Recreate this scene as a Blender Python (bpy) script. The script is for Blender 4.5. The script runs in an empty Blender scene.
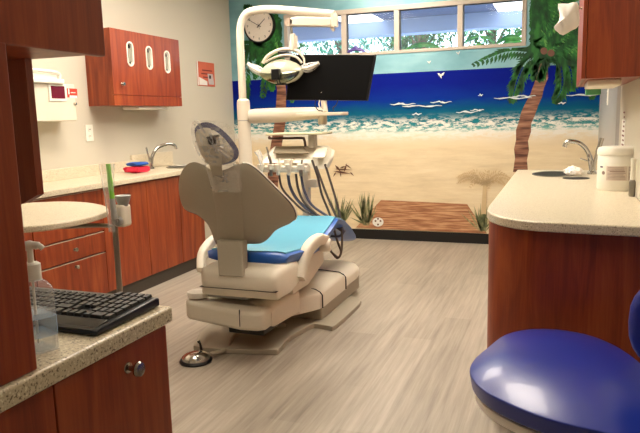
import bpy, bmesh, math, random
from mathutils import Vector, Matrix
random.seed(7)
scene = bpy.context.scene
col = scene.collection
PI = math.pi

# ------------------------------------------------------------------ camera
YAW, PITCH, ROLL, FOC, CH = 0.362410553, 0.153406083, -0.0256709624, 639.05, 1.31
def cam_axes():
    cy, sy, cp, sp = math.cos(YAW), math.sin(YAW), math.cos(PITCH), math.sin(PITCH)
    f = Vector((-sy*cp, cy*cp, -sp)); r = Vector((cy, sy, 0)); u = r.cross(f)
    c, s = math.cos(ROLL), math.sin(ROLL)
    return c*r + s*u, -s*r + c*u, f
RA, UA, FA = cam_axes()
EYE = Vector((0, 0, CH))
def ray(x, y): return FA*FOC + RA*(x-320) - UA*(y-216.5)
def at(x, y, ax, val):
    """point of the room seen at photo pixel x, y on the plane axis = val"""
    d = ray(x, y); t = (val - EYE[ax]) / d[ax]
    return EYE + d*t
cd = bpy.data.cameras.new('camera'); cam = bpy.data.objects.new('camera', cd); col.objects.link(cam)
m = Matrix((RA, UA, -FA)).transposed().to_4x4(); m.translation = EYE
cam.matrix_world = m
cd.sensor_fit = 'HORIZONTAL'; cd.sensor_width = 36; cd.lens = FOC/640*36; cd.clip_start = 0.02
scene.camera = cam

# ------------------------------------------------------------------ materials
def srgb(r, g, b):
    f = lambda c: (c/255/12.92) if c/255 <= 0.04045 else ((c/255+0.055)/1.055)**2.4
    return (f(r), f(g), f(b), 1)
def newmat(name):
    mt = bpy.data.materials.new(name); mt.use_nodes = True
    nt = mt.node_tree; b = nt.nodes['Principled BSDF']
    return mt, nt, b
def plain(name, c, rough=.5, metal=0, spec=.5, bump=0, bscale=60, coat=0, var=0.06):
    mt, nt, b = newmat(name)
    n = nt.nodes.new('ShaderNodeTexNoise'); n.inputs['Scale'].default_value = bscale
    tc = nt.nodes.new('ShaderNodeTexCoord'); nt.links.new(tc.outputs['Object'], n.inputs['Vector'])
    hs = nt.nodes.new('ShaderNodeMix'); hs.data_type = 'RGBA'
    nt.links.new(n.outputs['Fac'], hs.inputs['Factor'])
    cc = srgb(*c)
    hs.inputs['A'].default_value = tuple(v*(1-var) for v in cc[:3])+(1,)
    hs.inputs['B'].default_value = tuple(min(1, v*(1+var)) for v in cc[:3])+(1,)
    nt.links.new(hs.outputs['Result'], b.inputs['Base Color'])
    b.inputs['Roughness'].default_value = rough; b.inputs['Metallic'].default_value = metal
    b.inputs['Specular IOR Level'].default_value = spec
    b.inputs['Coat Weight'].default_value = coat
    if bump:
        bp = nt.nodes.new('ShaderNodeBump'); bp.inputs['Strength'].default_value = bump; bp.inputs['Distance'].default_value = .002
        nt.links.new(n.outputs['Fac'], bp.inputs['Height']); nt.links.new(bp.outputs['Normal'], b.inputs['Normal'])
    return mt
def ramp(nt, src, stops):
    r = nt.nodes.new('ShaderNodeValToRGB'); nt.links.new(src, r.inputs['Fac'])
    e = r.color_ramp.elements
    while len(e) < len(stops): e.new(.5)
    for i, (p, c) in enumerate(stops): e[i].position = p; e[i].color = srgb(*c) if len(c) == 3 else c
    return r
def mapped(nt, scale, rot=(0, 0, 0)):
    tc = nt.nodes.new('ShaderNodeTexCoord'); mp = nt.nodes.new('ShaderNodeMapping')
    mp.inputs['Scale'].default_value = scale; mp.inputs['Rotation'].default_value = rot
    nt.links.new(tc.outputs['Object'], mp.inputs['Vector']); return mp
def wood(name, a, b_, c, rough=.32, sc=(9, 9, 1.1)):
    mt, nt, b = newmat(name); mp = mapped(nt, sc)
    n = nt.nodes.new('ShaderNodeTexNoise'); n.inputs['Scale'].default_value = 1.6; n.inputs['Detail'].default_value = 6
    n.inputs['Distortion'].default_value = 1.2; nt.links.new(mp.outputs['Vector'], n.inputs['Vector'])
    mp2 = mapped(nt, (sc[0]*12, sc[1]*12, sc[2]*3))
    n2 = nt.nodes.new('ShaderNodeTexNoise'); n2.inputs['Scale'].default_value = 1.5; n2.inputs['Detail'].default_value = 3
    nt.links.new(mp2.outputs['Vector'], n2.inputs['Vector'])
    ma = nt.nodes.new('ShaderNodeMath'); ma.operation = 'MULTIPLY_ADD'; ma.inputs[1].default_value = .3; ma.inputs[2].default_value = -.15
    nt.links.new(n2.outputs['Fac'], ma.inputs[0])
    ad = nt.nodes.new('ShaderNodeMath'); ad.operation = 'ADD'
    nt.links.new(n.outputs['Fac'], ad.inputs[0]); nt.links.new(ma.outputs[0], ad.inputs[1])
    r = ramp(nt, ad.outputs[0], [(.3, a), (.5, b_), (.7, c)])
    nt.links.new(r.outputs['Color'], b.inputs['Base Color']); b.inputs['Roughness'].default_value = rough
    return mt
def speckle(name, base, dark, light, scale=330, rough=.3, lo=.34, hi=.66):
    mt, nt, b = newmat(name); mp = mapped(nt, (1, 1, 1))
    n = nt.nodes.new('ShaderNodeTexNoise'); n.inputs['Scale'].default_value = scale; n.inputs['Detail'].default_value = 2
    nt.links.new(mp.outputs['Vector'], n.inputs['Vector'])
    r = ramp(nt, n.outputs['Fac'], [(lo, dark), (lo+.07, base), (hi-.06, base), (hi, light)])
    nt.links.new(r.outputs['Color'], b.inputs['Base Color']); b.inputs['Roughness'].default_value = rough
    return mt
def clearmat(name, c=(255, 255, 255), alpha=.25, rough=.12):
    mt, nt, b = newmat(name)
    tr = nt.nodes.new('ShaderNodeBsdfTransparent'); mx = nt.nodes.new('ShaderNodeMixShader')
    b.inputs['Base Color'].default_value = srgb(*c); b.inputs['Roughness'].default_value = rough
    fr = nt.nodes.new('ShaderNodeLayerWeight'); fr.inputs['Blend'].default_value = .35
    ma = nt.nodes.new('ShaderNodeMath'); ma.operation = 'MULTIPLY_ADD'; ma.inputs[1].default_value = .38; ma.inputs[2].default_value = alpha
    ma.use_clamp = True
    nt.links.new(fr.outputs['Facing'], ma.inputs[0])
    nt.links.new(ma.outputs[0], mx.inputs['Fac']); nt.links.new(tr.outputs[0], mx.inputs[1]); nt.links.new(b.outputs[0], mx.inputs[2])
    nt.links.new(mx.outputs[0], nt.nodes['Material Output'].inputs['Surface'])
    return mt
def emit(name, c, s):
    mt, nt, b = newmat(name); b.inputs['Emission Color'].default_value = srgb(*c); b.inputs['Emission Strength'].default_value = s
    b.inputs['Base Color'].default_value = srgb(*c); return mt

CHERRY = wood('cherry_laminate', (116, 41, 15), (140, 56, 22), (160, 76, 34), .38)
WALLP = plain('wall_paint', (202, 195, 178), .8, bump=.05, bscale=200, var=.02)
WHITE = plain('white_plastic', (238, 234, 222), .35, var=.02)
CREAM = plain('cream_plastic', (226, 217, 198), .38, var=.03)
TAUPE = plain('taupe_shell', (170, 161, 142), .42, var=.03)
LAMPW = plain('lamp_white', (216, 205, 186), .3, var=.02)
GREYP = plain('grey_plastic', (150, 148, 142), .4)
BLACK = plain('black_plastic', (14, 14, 16), .35)
BLACKG = plain('black_screen', (4, 4, 5), .5, spec=.15)
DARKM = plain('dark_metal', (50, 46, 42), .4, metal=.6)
CHROME = plain('chrome', (200, 198, 194), .12, metal=1, var=.01)
STEEL = plain('brushed_steel', (150, 145, 135), .35, metal=.9)
NICKEL = plain('satin_nickel', (180, 172, 160), .25, metal=1)
BLUE = plain('blue_vinyl', (26, 48, 150), .3, bump=.12, bscale=500, coat=.15, var=.04)
SEATB = plain('blue_upholstery', (36, 92, 176), .3, bump=.05, bscale=300, var=.04)
SEATL = plain('seat_glare_blue', (108, 178, 204), .22, bump=.05, bscale=200, var=.05)  # lighter blue carries the glare on the seat top
NAVY = plain('navy_vinyl', (30, 36, 92), .35)
KEYM = plain('key_black', (26, 26, 28), .4)
KBODY = plain('keyboard_black', (18, 19, 22), .3)
STONE = speckle('speckled_laminate', (216, 203, 176), (150, 134, 108), (240, 232, 214), 230)
STONE2 = speckle('speckled_granite', (206, 192, 162), (120, 104, 80), (236, 228, 206), 210, lo=.35, hi=.66)
KICK = plain('dark_vinyl_kick', (60, 52, 44), .5)
LITKICK = plain('floor_lit_kick', (120, 104, 84), .5)  # beige holds the light thrown back by the floor
BBASE = plain('black_vinyl_base', (16, 15, 15), .4)
DARKIN = plain('dark_interior', (40, 34, 30), .7)
RED = plain('red_label', (196, 52, 28), .5)
DRED = plain('dark_red_window', (104, 22, 42), .25)
WINF = plain('window_frame_paint', (186, 174, 160), .45, var=.02)
PAPER = plain('paper', (240, 234, 226), .9, bump=.3, bscale=40)
GREEN = plain('green_plastic', (120, 190, 60), .4)
CLOTHB = plain('blue_cloth', (40, 90, 180), .8, bump=.6, bscale=90)
CLOTHR = plain('red_cloth', (214, 32, 62), .7, bump=.6, bscale=90)
CLEAR = clearmat('clear_film', alpha=.16, rough=.15)
CLEAR2 = clearmat('clear_bottle', (225, 232, 240), .10, .08)
GLASS = clearmat('window_glass', (210, 225, 235), .03, .02)
HOSE = plain('hose_grey', (92, 80, 74), .45)
HOSEB = plain('hose_blue_grey', (80, 80, 100), .45)

# ------------------------------------------------------------------ mesh helpers
def link(name, bm, mt, parent=None, smooth=True, bevel=0, seg=3, sub=0, ang=35, loc=None):
    bmesh.ops.recalc_face_normals(bm, faces=bm.faces[:])
    me = bpy.data.meshes.new(name)
    off = parent_loc(parent) if parent else (loc if loc is not None else Vector((0, 0, 0)))
    bmesh.ops.translate(bm, verts=bm.verts[:], vec=-off)
    bm.to_mesh(me); bm.free()
    if mt: me.materials.append(mt)
    for p in me.polygons: p.use_smooth = smooth
    if smooth and not sub: me.set_sharp_from_angle(angle=math.radians(ang))
    o = bpy.data.objects.new(name, me); col.objects.link(o)
    if parent: o.parent = parent
    else: o.location = off
    if bevel:
        md = o.modifiers.new('bevel', 'BEVEL'); md.width = bevel; md.segments = seg; md.limit_method = 'ANGLE'; md.angle_limit = math.radians(40)
    if sub:
        md = o.modifiers.new('sub', 'SUBSURF'); md.levels = md.render_levels = sub
    return o
WL = {}
def parent_loc(p):
    v = Vector((0, 0, 0))
    while p: v += p.location; p = p.parent
    return v
def tag(o, label=None, cat=None, group=None, kind=None):
    if label: o['label'] = label
    if cat: o['category'] = cat
    if group: o['group'] = group
    if kind: o['kind'] = kind
    return o
def thing(name, loc, label, cat, group=None):
    o = bpy.data.objects.new(name, None); col.objects.link(o); o.location = loc; o.empty_display_size = .05
    return tag(o, label, cat, group)
def struct(name, bm, mt, bevel=0, parent=None, smooth=False):
    o = link(name, bm, mt, parent, smooth=smooth, bevel=bevel)
    if not parent: o['kind'] = 'structure'
    return o
def B(): return bmesh.new()
def box(bm, x0, x1, y0, y1, z0, z1, rot=None, c=None):
    vs = [bm.verts.new((x, y, z)) for z in (z0, z1) for y in (y0, y1) for x in (x0, x1)]
    for f in ((0, 1, 3, 2), (4, 5, 7, 6), (0, 1, 5, 4), (2, 3, 7, 6), (0, 2, 6, 4), (1, 3, 7, 5)): bm.faces.new([vs[i] for i in f])
    if rot is not None:
        cc = Vector(c) if c is not None else Vector(((x0+x1)/2, (y0+y1)/2, (z0+z1)/2))
        for v in vs: v.co = cc + rot @ (v.co - cc)
    return bm
def bx(*a, **k): return box(B(), *a, **k)
def prism(bm, pts, vec):
    """closed outline pts (3D) swept by vec"""
    vec = Vector(vec)
    a = [bm.verts.new(p) for p in pts]; b = [bm.verts.new(Vector(p)+vec) for p in pts]
    n = len(a)
    bm.faces.new(a); bm.faces.new(b[::-1])
    for i in range(n): bm.faces.new((a[i], a[(i+1) % n], b[(i+1) % n], b[i]))
    return bm
def frames(path):
    path = [Vector(p) for p in path]; out = []
    prev = None
    for i, p in enumerate(path):
        t = (path[min(i+1, len(path)-1)] - path[max(i-1, 0)]).normalized()
        if prev is None:
            r = t.cross(Vector((0, 0, 1)))
            if r.length < .2: r = t.cross(Vector((0, 1, 0)))
            r.normalize()
        else:
            r = (prev - t*prev.dot(t)).normalized()
        prev = r; out.append((p, r, t.cross(r)))
    return out
def tube(bm, path, rad, n=12, caps=True, flat=1.0):
    rs = rad if isinstance(rad, (list, tuple)) else [rad]*len(path)
    rings = []
    for (p, r, u), R in zip(frames(path), rs):
        rings.append([bm.verts.new(p + r*math.cos(2*PI*k/n)*R + u*math.sin(2*PI*k/n)*R*flat) for k in range(n)])
    for a, b in zip(rings, rings[1:]):
        for k in range(n): bm.faces.new((a[k], a[(k+1) % n], b[(k+1) % n], b[k]))
    if caps: bm.faces.new(rings[0][::-1]); bm.faces.new(rings[-1])
    return bm
def smoothpath(pts, n=6):
    pts = [Vector(p) for p in pts]; P = [pts[0]*2-pts[1]] + pts + [pts[-1]*2-pts[-2]]; out = []
    for i in range(1, len(P)-2):
        for k in range(n):
            t = k/n; a, b, c, d = P[i-1:i+3]
            out.append(.5*((2*b) + (c-a)*t + (2*a-5*b+4*c-d)*t*t + (3*b-a-3*c+d)*t**3))
    out.append(pts[-1]); return out
def lathe(bm, prof, c, n=32, sx=1, sy=1, axis=None):
    """prof: (radius, height) list, about z through c; axis = Matrix to orient"""
    c = Vector(c); rings = []
    for r, h in prof:
        if r < 1e-6: rings.append([h]); continue
        rings.append([(r*math.cos(2*PI*k/n)*sx, r*math.sin(2*PI*k/n)*sy, h) for k in range(n)])
    def mk(v):
        v = Vector(v)
        return bm.verts.new(c + (axis @ v if axis else v))
    R = [[mk((0, 0, q[0]))] if len(q) == 1 else [mk(v) for v in q] for q in rings]
    for a, b in zip(R, R[1:]):
        for k in range(n):
            if len(a) == 1 and len(b) == 1: continue
            if len(a) == 1: bm.faces.new((a[0], b[(k+1) % n], b[k]))
            elif len(b) == 1: bm.faces.new((a[k], a[(k+1) % n], b[0]))
            else: bm.faces.new((a[k], a[(k+1) % n], b[(k+1) % n], b[k]))
    if len(R[0]) > 1: bm.faces.new(R[0][::-1])
    if len(R[-1]) > 1: bm.faces.new(R[-1])
    return bm
def axis_to(d):
    return Vector((0, 0, 1)).rotation_difference(Vector(d).normalized()).to_matrix()
def ellipsoid(bm, c, rx, ry, rz, n=24, m=12, axis=None):
    prof = [(math.sin(PI*i/m), -math.cos(PI*i/m)) for i in range(m+1)]
    prof[0] = (0, -1); prof[-1] = (0, 1)
    S = Matrix.Diagonal((rx, ry, rz)); A = (axis @ S) if axis else S
    return lathe(bm, prof, c, n, axis=A)
def closed_smooth(pts, n=4):
    """closed Catmull-Rom through 2D or 3D points"""
    P = [Vector(p) for p in pts]; N = len(P); out = []
    for i in range(N):
        a, b, c, d = P[i-1], P[i], P[(i+1) % N], P[(i+2) % N]
        for k in range(n):
            t = k/n
            out.append(.5*((2*b) + (c-a)*t + (2*a-5*b+4*c-d)*t*t + (3*b-a-3*c+d)*t**3))
    return out
def pillow(outline, fn_front, fn_back, c, K=7, pw=1.0):
    """solid between two sheets: outline 2D points scaled about c; fn(p2, s)->3D, s = 0 centre .. 1 rim"""
    bm = B(); N = len(outline); c = Vector(c)
    sc = [math.sin(PI/2*k/K) for k in range(1, K+1)]
    def sheet(fn):
        cv = bm.verts.new(fn(c, 0)); rings = []
        for s in sc: rings.append([bm.verts.new(fn(c + (Vector(p)-c)*s, s)) for p in outline])
        for k in range(N): bm.faces.new((cv, rings[0][k], rings[0][(k+1) % N]))
        for a, b in zip(rings, rings[1:]):
            for k in range(N): bm.faces.new((a[k], b[k], b[(k+1) % N], a[(k+1) % N]))
        return rings[-1]
    a = sheet(fn_front); b = sheet(fn_back)
    for k in range(N): bm.faces.new((a[k], a[(k+1) % N], b[(k+1) % N], b[k]))
    return bm
def copy_tree(o, parent=None):
    c = o.copy(); col.objects.link(c); c.parent = parent
    for ch in list(o.children): copy_tree(ch, c)
    return c
def textmesh(s, size, mt, name, parent, loc, rot, kindlabel=None):
    cu = bpy.data.curves.new(name, 'FONT'); cu.body = s; cu.size = size; cu.align_x = 'CENTER'; cu.align_y = 'CENTER'; cu.extrude = .0008
    to = bpy.data.objects.new(name+'_t', cu); col.objects.link(to)
    dg = bpy.context.evaluated_depsgraph_get(); me = bpy.data.meshes.new_from_object(to.evaluated_get(dg))
    bpy.data.objects.remove(to); me.materials.clear(); me.materials.append(mt)
    o = bpy.data.objects.new(name, me); col.objects.link(o); o.parent = parent
    o.location = Vector(loc) - (parent_loc(parent) if parent else Vector((0, 0, 0))); o.rotation_euler = rot
    return o

# ------------------------------------------------------------------ room shell
WX, EX, BY, NY, CZ = -3.5, 0.342, 6.55, -1.6, 2.78
# floor
mt, nt, b = newmat('wood_plank_vinyl')
mp = mapped(nt, (1, 1, 1), (0, 0, PI/2))
br = nt.nodes.new('ShaderNodeTexBrick'); br.inputs['Scale'].default_value = 1; br.inputs['Brick Width'].default_value = 1.2; br.inputs['Row Height'].default_value = .17
br.inputs['Mortar Size'].default_value = .0012; br.inputs['Mortar Smooth'].default_value = .3; br.offset = .37
br.inputs['Color1'].default_value = (.2, .2, .2, 1); br.inputs['Color2'].default_value = (.8, .8, .8, 1); br.inputs['Mortar'].default_value = (.35, .35, .35, 1)
nt.links.new(mp.outputs[0], br.inputs['Vector'])
mp2 = mapped(nt, (26, 1.1, 1)); n = nt.nodes.new('ShaderNodeTexNoise'); n.inputs['Scale'].default_value = 1.4; n.inputs['Detail'].default_value = 7; n.inputs['Roughness'].default_value = .65
nt.links.new(mp2.outputs[0], n.inputs['Vector'])
mp3 = mapped(nt, (3, .6, 1)); n3 = nt.nodes.new('ShaderNodeTexNoise'); n3.inputs['Scale'].default_value = 1.2; n3.inputs['Detail'].default_value = 3
nt.links.new(mp3.outputs[0], n3.inputs['Vector'])
def mth(nt, op, a, b_, c=None):
    q = nt.nodes.new('ShaderNodeMath'); q.operation = op
    for i, v in enumerate((a, b_, c)):
        if v is None: continue
        if isinstance(v, (int, float)): q.inputs[i].default_value = v
        else: nt.links.new(v, q.inputs[i])
    return q.outputs[0]
s1 = mth(nt, 'MULTIPLY_ADD', br.outputs['Color'], .22, -.11)
s2 = mth(nt, 'MULTIPLY_ADD', n3.outputs['Fac'], .5, -.25)
s3 = mth(nt, 'ADD', mth(nt, 'ADD', n.outputs['Fac'], s1), s2)
r = ramp(nt, s3, [(.2, (130, 119, 106)), (.45, (160, 149, 134)), (.6, (173, 162, 146)), (.82, (190, 180, 165))])
nt.links.new(r.outputs['Color'], b.inputs['Base Color']); b.inputs['Roughness'].default_value = .42
FLOORM = mt
struct('floor', bx(WX-.2, EX+1.1, NY-.2, BY+.15, -.1, 0), FLOORM)
struct('ceiling', bx(WX-.2, EX+1.1, NY-.2, BY+.15, CZ, CZ+.1), plain('ceiling_tile', (220, 214, 200), .9))
struct('wall_left', bx(WX-.15, WX, NY-.15, BY+.15, 0, CZ), WALLP)
bm = B(); prism(bm, [(EX, BY+.15, 0), (EX, 2.45, 0), (1.15, 2.45, 0), (1.15, NY-.15, 0), (1.3, NY-.15, 0), (1.3, BY+.15, 0)], (0, 0, CZ))
struct('wall_right', bm, WALLP)
struct('wall_near', bx(WX, 1.2, NY-.15, NY, 0, CZ), WALLP)
W0x, W1x, W0z, W1z = -2.84, -0.345, 1.942, 2.405
bm = B(); box(bm, WX, EX, BY, BY+.15, 0, W0z); box(bm, WX, EX, BY, BY+.15, W1z, CZ); box(bm, WX, W0x, BY, BY+.15, W0z, W1z); box(bm, W1x, EX, BY, BY+.15, W0z, W1z)
struct('wall_back', bm, WALLP)
struct('baseboard_back', bx(-2.95, EX, BY-.012, BY, 0, .105), BBASE)
# bulged grey slab on right wall: window-lit strip put into colour and shape
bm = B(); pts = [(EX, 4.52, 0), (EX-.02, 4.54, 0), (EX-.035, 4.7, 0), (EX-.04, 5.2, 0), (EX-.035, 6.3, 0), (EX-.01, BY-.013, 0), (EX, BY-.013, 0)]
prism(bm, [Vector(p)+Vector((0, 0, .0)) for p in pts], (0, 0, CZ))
struct('lit_wall_strip_1', bm, plain('lit_wall_grey', (164, 162, 158), .35, var=.02), smooth=True)

# window
wf = thing('window_1', (-1.6, BY, W0z), None, None); wf['kind'] = 'structure'
fd = (BY-.012, BY+.09)
bm = B(); fw = .042
box(bm, W0x, W1x, *fd, W0z-.005, W0z+.026); box(bm, W0x, W1x, *fd, W1z-fw, W1z+.005)
box(bm, W0x, W0x+fw, *fd, W0z+.026, W1z-fw); box(bm, W1x-fw, W1x, *fd, W0z+.026, W1z-fw)
mull = [-2.165, -1.6, -0.965]
for x in mull: box(bm, x-.026, x+.026, fd[0]+.002, fd[1]-.002, W0z+.026, W1z-fw)
link('window_frame', bm, WINF, wf, bevel=.003)
xs = [W0x] + mull + [W1x]
for a, c in zip(xs, xs[1:]):
    link('pane', bx(a+.02, c-.02, BY+.05, BY+.054, W0z+.02, W1z-.02), GLASS, wf, smooth=False)
    # dark gasket lines round the pane
bm = B()
for a, c in zip(xs, xs[1:]):
    a2, c2 = a+.03, c-.03
    for q in ((a2, c2, W1z-fw-.008, W1z-fw), (a2, a2+.006, W0z+.026, W1z-fw)): box(bm, q[0], q[1], BY+.02, BY+.05, q[2], q[3])
link('gasket', bm, BBASE, wf, smooth=False)

# ------------------------------------------------------------------ mural
mural = thing('beach_mural', (-1.5, BY, .1), 'painted beach scene covering the back wall, with sea, sand, palm trees and a boardwalk', 'mural')
mt, nt, b = newmat('mural_paint'); b.inputs['Roughness'].default_value = .75; b.inputs['Specular IOR Level'].default_value = .12
tc = nt.nodes.new('ShaderNodeTexCoord'); sp = nt.nodes.new('ShaderNodeSeparateXYZ'); nt.links.new(tc.outputs['Object'], sp.inputs[0])
def noise(nt, sc, s=1, d=4, ro=.55):
    mp = mapped(nt, sc); n = nt.nodes.new('ShaderNodeTexNoise'); n.inputs['Scale'].default_value = s; n.inputs['Detail'].default_value = d; n.inputs['Roughness'].default_value = ro
    nt.links.new(mp.outputs[0], n.inputs['Vector']); return n.outputs['Fac']
z = mth(nt, 'ADD', sp.outputs['Z'], .1)      # world height
wob = noise(nt, (2.2, 1, 6), 1.3, 6, .7)
wob2 = noise(nt, (5, 1, 12), 1.5, 5, .7)
zz = mth(nt, 'ADD', z, mth(nt, 'MULTIPLY_ADD', wob, .14, -.07))
H = 2.8
sea = ramp(nt, mth(nt, 'DIVIDE', zz, H), [(0, (232, 208, 164)), (.34, (236, 214, 174)), (1.08/H, (236, 222, 194)), (1.13/H, (240, 236, 220)), (1.165/H, (110, 176, 168)), (1.23/H, (26, 120, 130)), (1.36/H, (6, 84, 122)), (1.47/H, (2, 44, 140)), (1.62/H, (0, 20, 128))])
foam_line = ramp(nt, noise(nt, (7, 1, 24), 1.3, 8, .75), [(.47, (0, 0, 0)), (.53, (255, 255, 255))])
band = ramp(nt, mth(nt, 'DIVIDE', z, H), [(1.03/H, (0, 0, 0)), (1.12/H, (255, 255, 255)), (1.24/H, (250, 250, 250)), (1.29/H, (120, 120, 120)), (1.33/H, (0, 0, 0))])
ff = mth(nt, 'MULTIPLY', foam_line.outputs['Color'], band.outputs['Color'])
mx = nt.nodes.new('ShaderNodeMix'); mx.data_type = 'RGBA'; nt.links.new(ff, mx.inputs['Factor']); nt.links.new(sea.outputs['Color'], mx.inputs['A']); mx.inputs['B'].default_value = srgb(240, 238, 228)
sandn = ramp(nt, noise(nt, (1.2, 1, 9), 1.5, 6, .7), [(.3, (222, 202, 164)), (.55, (238, 219, 182)), (.75, (246, 231, 200))])
sm = ramp(nt, mth(nt, 'DIVIDE', zz, H), [(.9/H, (255, 255, 255)), (1.1/H, (0, 0, 0))])
mx2 = nt.nodes.new('ShaderNodeMix'); mx2.data_type = 'RGBA'; nt.links.new(sm.outputs['Color'], mx2.inputs['Factor']); nt.links.new(mx.outputs['Result'], mx2.inputs['A']); nt.links.new(sandn.outputs['Color'], mx2.inputs['B'])
skyn = ramp(nt, noise(nt, (1, 1, 2), 1.2, 4), [(.3, (108, 156, 168)), (.5, (136, 182, 192)), (.7, (166, 204, 208))])
gt = mth(nt, 'GREATER_THAN', z, 1.742)
mx3 = nt.nodes.new('ShaderNodeMix'); mx3.data_type = 'RGBA'; nt.links.new(gt, mx3.inputs['Factor']); nt.links.new(mx2.outputs['Result'], mx3.inputs['A']); nt.links.new(skyn.outputs['Color'], mx3.inputs['B'])
nt.links.new(mx3.outputs['Result'], b.inputs['Base Color'])
MURAL = mt
MY = BY-.004
bm = B(); box(bm, WX+.002, EX, MY, BY, .105, W0z-.006); box(bm, WX+.002, EX, MY, BY, W1z+.006, CZ); box(bm, WX+.002, W0x-.001, MY, BY, W0z-.006, W1z+.006); box(bm, W1x+.001, EX, MY, BY, W0z-.006, W1z+.006)
link('painted_canvas', bm, MURAL, mural, smooth=False)
layer = [0]
def paint(name, polys, mt, parent=mural, label=None):
    """flat painted figure on the mural; polys = outlines in photo pixels"""
    layer[0] += 1; y = MY - .00025*layer[0]; bm = B()
    for po in polys:
        pts = [at(px, py, 1, y) for px, py in po]
        try: prism(bm, pts, (0, -.0002, 0))
        except Exception: pass
    o = link(name, bm, mt, parent, smooth=False)
    if label: o['label'] = label
    return o
def fleck(name, a, b_, c, sc=40):
    mt, nt, b = newmat(name); f = noise(nt, (sc, sc, sc*.5), 1, 4)
    r = ramp(nt, f, [(.35, a), (.5, b_), (.65, c)]); nt.links.new(r.outputs['Color'], b.inputs['Base Color']); b.inputs['Roughness'].default_value = .6
    return mt
PGREEN = fleck('painted_leaf_green', (4, 52, 20), (10, 84, 30), (44, 124, 44), 14)
PGREEN2 = fleck('painted_leaf_light', (10, 84, 34), (34, 118, 50), (96, 160, 70), 30)
mt, nt, b = newmat('painted_trunk'); f = noise(nt, (4, 1, 34), 1, 3, .5)
r = ramp(nt, f, [(.36, (84, 48, 36)), (.5, (138, 92, 70)), (.66, (178, 132, 104))]); nt.links.new(r.outputs['Color'], b.inputs['Base Color']); PTRUNK = mt
PWOOD = None
mt, nt, b = newmat('painted_boards'); f = noise(nt, (3, 1, 50), 1.2, 5, .6)
r = ramp(nt, f, [(.3, (122, 74, 48)), (.46, (172, 118, 82)), (.62, (214, 168, 126))]); nt.links.new(r.outputs['Color'], b.inputs['Base Color']); PWOOD = mt
PSHADOW = plain('painted_sand_shade', (216, 190, 146), .6)
PGRASS = fleck('painted_grass', (96, 106, 72), (136, 140, 96), (176, 170, 124), 40)
PWHITE = plain('painted_white', (240, 238, 230), .6)
PWAVE = plain('painted_wave_white', (208, 222, 226), .7)
PBROWN = plain('painted_brown', (110, 74, 58), .6)
def leafstroke(x0, y0, x1, y1, w):
    dx, dy = x1-x0, y1-y0; L = math.hypot(dx, dy) or 1; nx, ny = -dy/L*w, dx/L*w
    return [(x0, y0), (x0+dx*.4+nx, y0+dy*.4+ny), (x1, y1), (x0+dx*.4-nx, y0+dy*.4-ny)]
def frond(pts, ln, w=1.2, step=1.6, drop=.6):
    path = smoothpath([(x, y, 0) for x, y in pts], 8); out = []
    tot = sum((b_-a).length for a, b_ in zip(path, path[1:])); acc = 0; nxt = 0
    for a, b_ in zip(path, path[1:]):
        d = (b_-a); L = d.length; acc += L
        if acc < nxt: continue
        nxt = acc + step
        t = acc/tot; l = ln*(math.sin(PI*min(1, t*.85+.12))**.6)*random.uniform(.8, 1.15)
        d.normalize()
        for s in (-1, 1):
            dirv = Vector((d.x*.75 - s*d.y*.8, d.y*.75 + s*d.x*.8 + drop, 0)).normalized()
            out.append(leafstroke(a.x, a.y, a.x+dirv.x*l, a.y+dirv.y*l, w*.5))
    return out
def ppalm(name, trunk, crown, fr, label):
    p = paint(name, [trunk], PTRUNK, label=label)
    return p
# right palm
tr = [(542, 55), (540, 64), (538, 73), (534, 84), (530, 95), (525, 104), (521, 113), (519, 121), (516, 130), (516, 140), (514, 149), (515, 158), (513, 172), (528, 172), (527, 160), (529, 150), (528, 141), (531, 132), (531, 124), (535, 115), (538, 106), (542, 97), (544, 88), (548, 78), (548, 68), (552, 55)]
palm = paint('painted_palm_tree', [tr], PTRUNK, label='painted brown palm trunk leaning right, at right of mural')
F = [[(548, 52), (530, 52), (505, 52), (470, 66)], [(548, 52), (528, 60), (518, 78), (511, 104)], [(548, 52), (535, 30), (530, 0), (526, -25)],
     [(548, 52), (548, 20), (544, -10)], [(548, 52), (560, 25), (566, -5), (570, -25)], [(548, 52), (560, 60), (562, 85), (554, 104)], [(548, 52), (575, 55), (590, 75), (592, 100)],
     [(548, 52), (572, 40), (592, 30), (605, 20)], [(548, 52), (540, 66), (536, 80)], [(548, 52), (538, 42), (532, 30)], [(548, 52), (556, 50), (570, 68), (572, 92)], [(548, 52), (534, 30), (536, 8)], [(548, 52), (545, 35), (556, 12)], [(548, 52), (552, 38), (580, 14)],[(548, 52), (566, 36), (576, 20)],[(548,52),(533,45),(532,20)]]
DENSE = [(530, -12), (548, -30), (572, -6), (582, 12), (588, 40), (580, 62), (568, 66), (556, 60), (548, 64), (540, 62), (531, 40), (527, 16)]
def clampr(ps): return [[(max(a, 530+1.5*math.sin(b_*.9)) if b_ < 47.5 else a, b_) for a, b_ in q] for q in ps]
def dense(name, pts, label=None):
    o = []
    for (x0, y0), (x1, y1) in zip(pts, pts[1:]+pts[:1]):
        for k in range(5): t = k/5; o.append((x0+(x1-x0)*t+random.uniform(-1.5, 1.5), y0+(y1-y0)*t+random.uniform(-2.5, 2.5)))
    paint(name, clampr([o]) if pts is DENSE else [o], PGREEN, label=label)
dense('painted_crown', DENSE, 'dense dark green middle of the right painted palm')
for k, f_ in enumerate(F): paint('painted_frond', clampr(frond(f_, (12 if k == 0 else 17), 3.4, 1.1, .5)), PGREEN2 if k in (4, 7, 13) else PGREEN)
for cx_, cy_ in ((544, 51), (551, 53)): paint('painted_coconut', [[(cx_+3.6*math.cos(t*PI/6), cy_+3.6*math.sin(t*PI/6)) for t in range(12)]], PBROWN)
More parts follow.
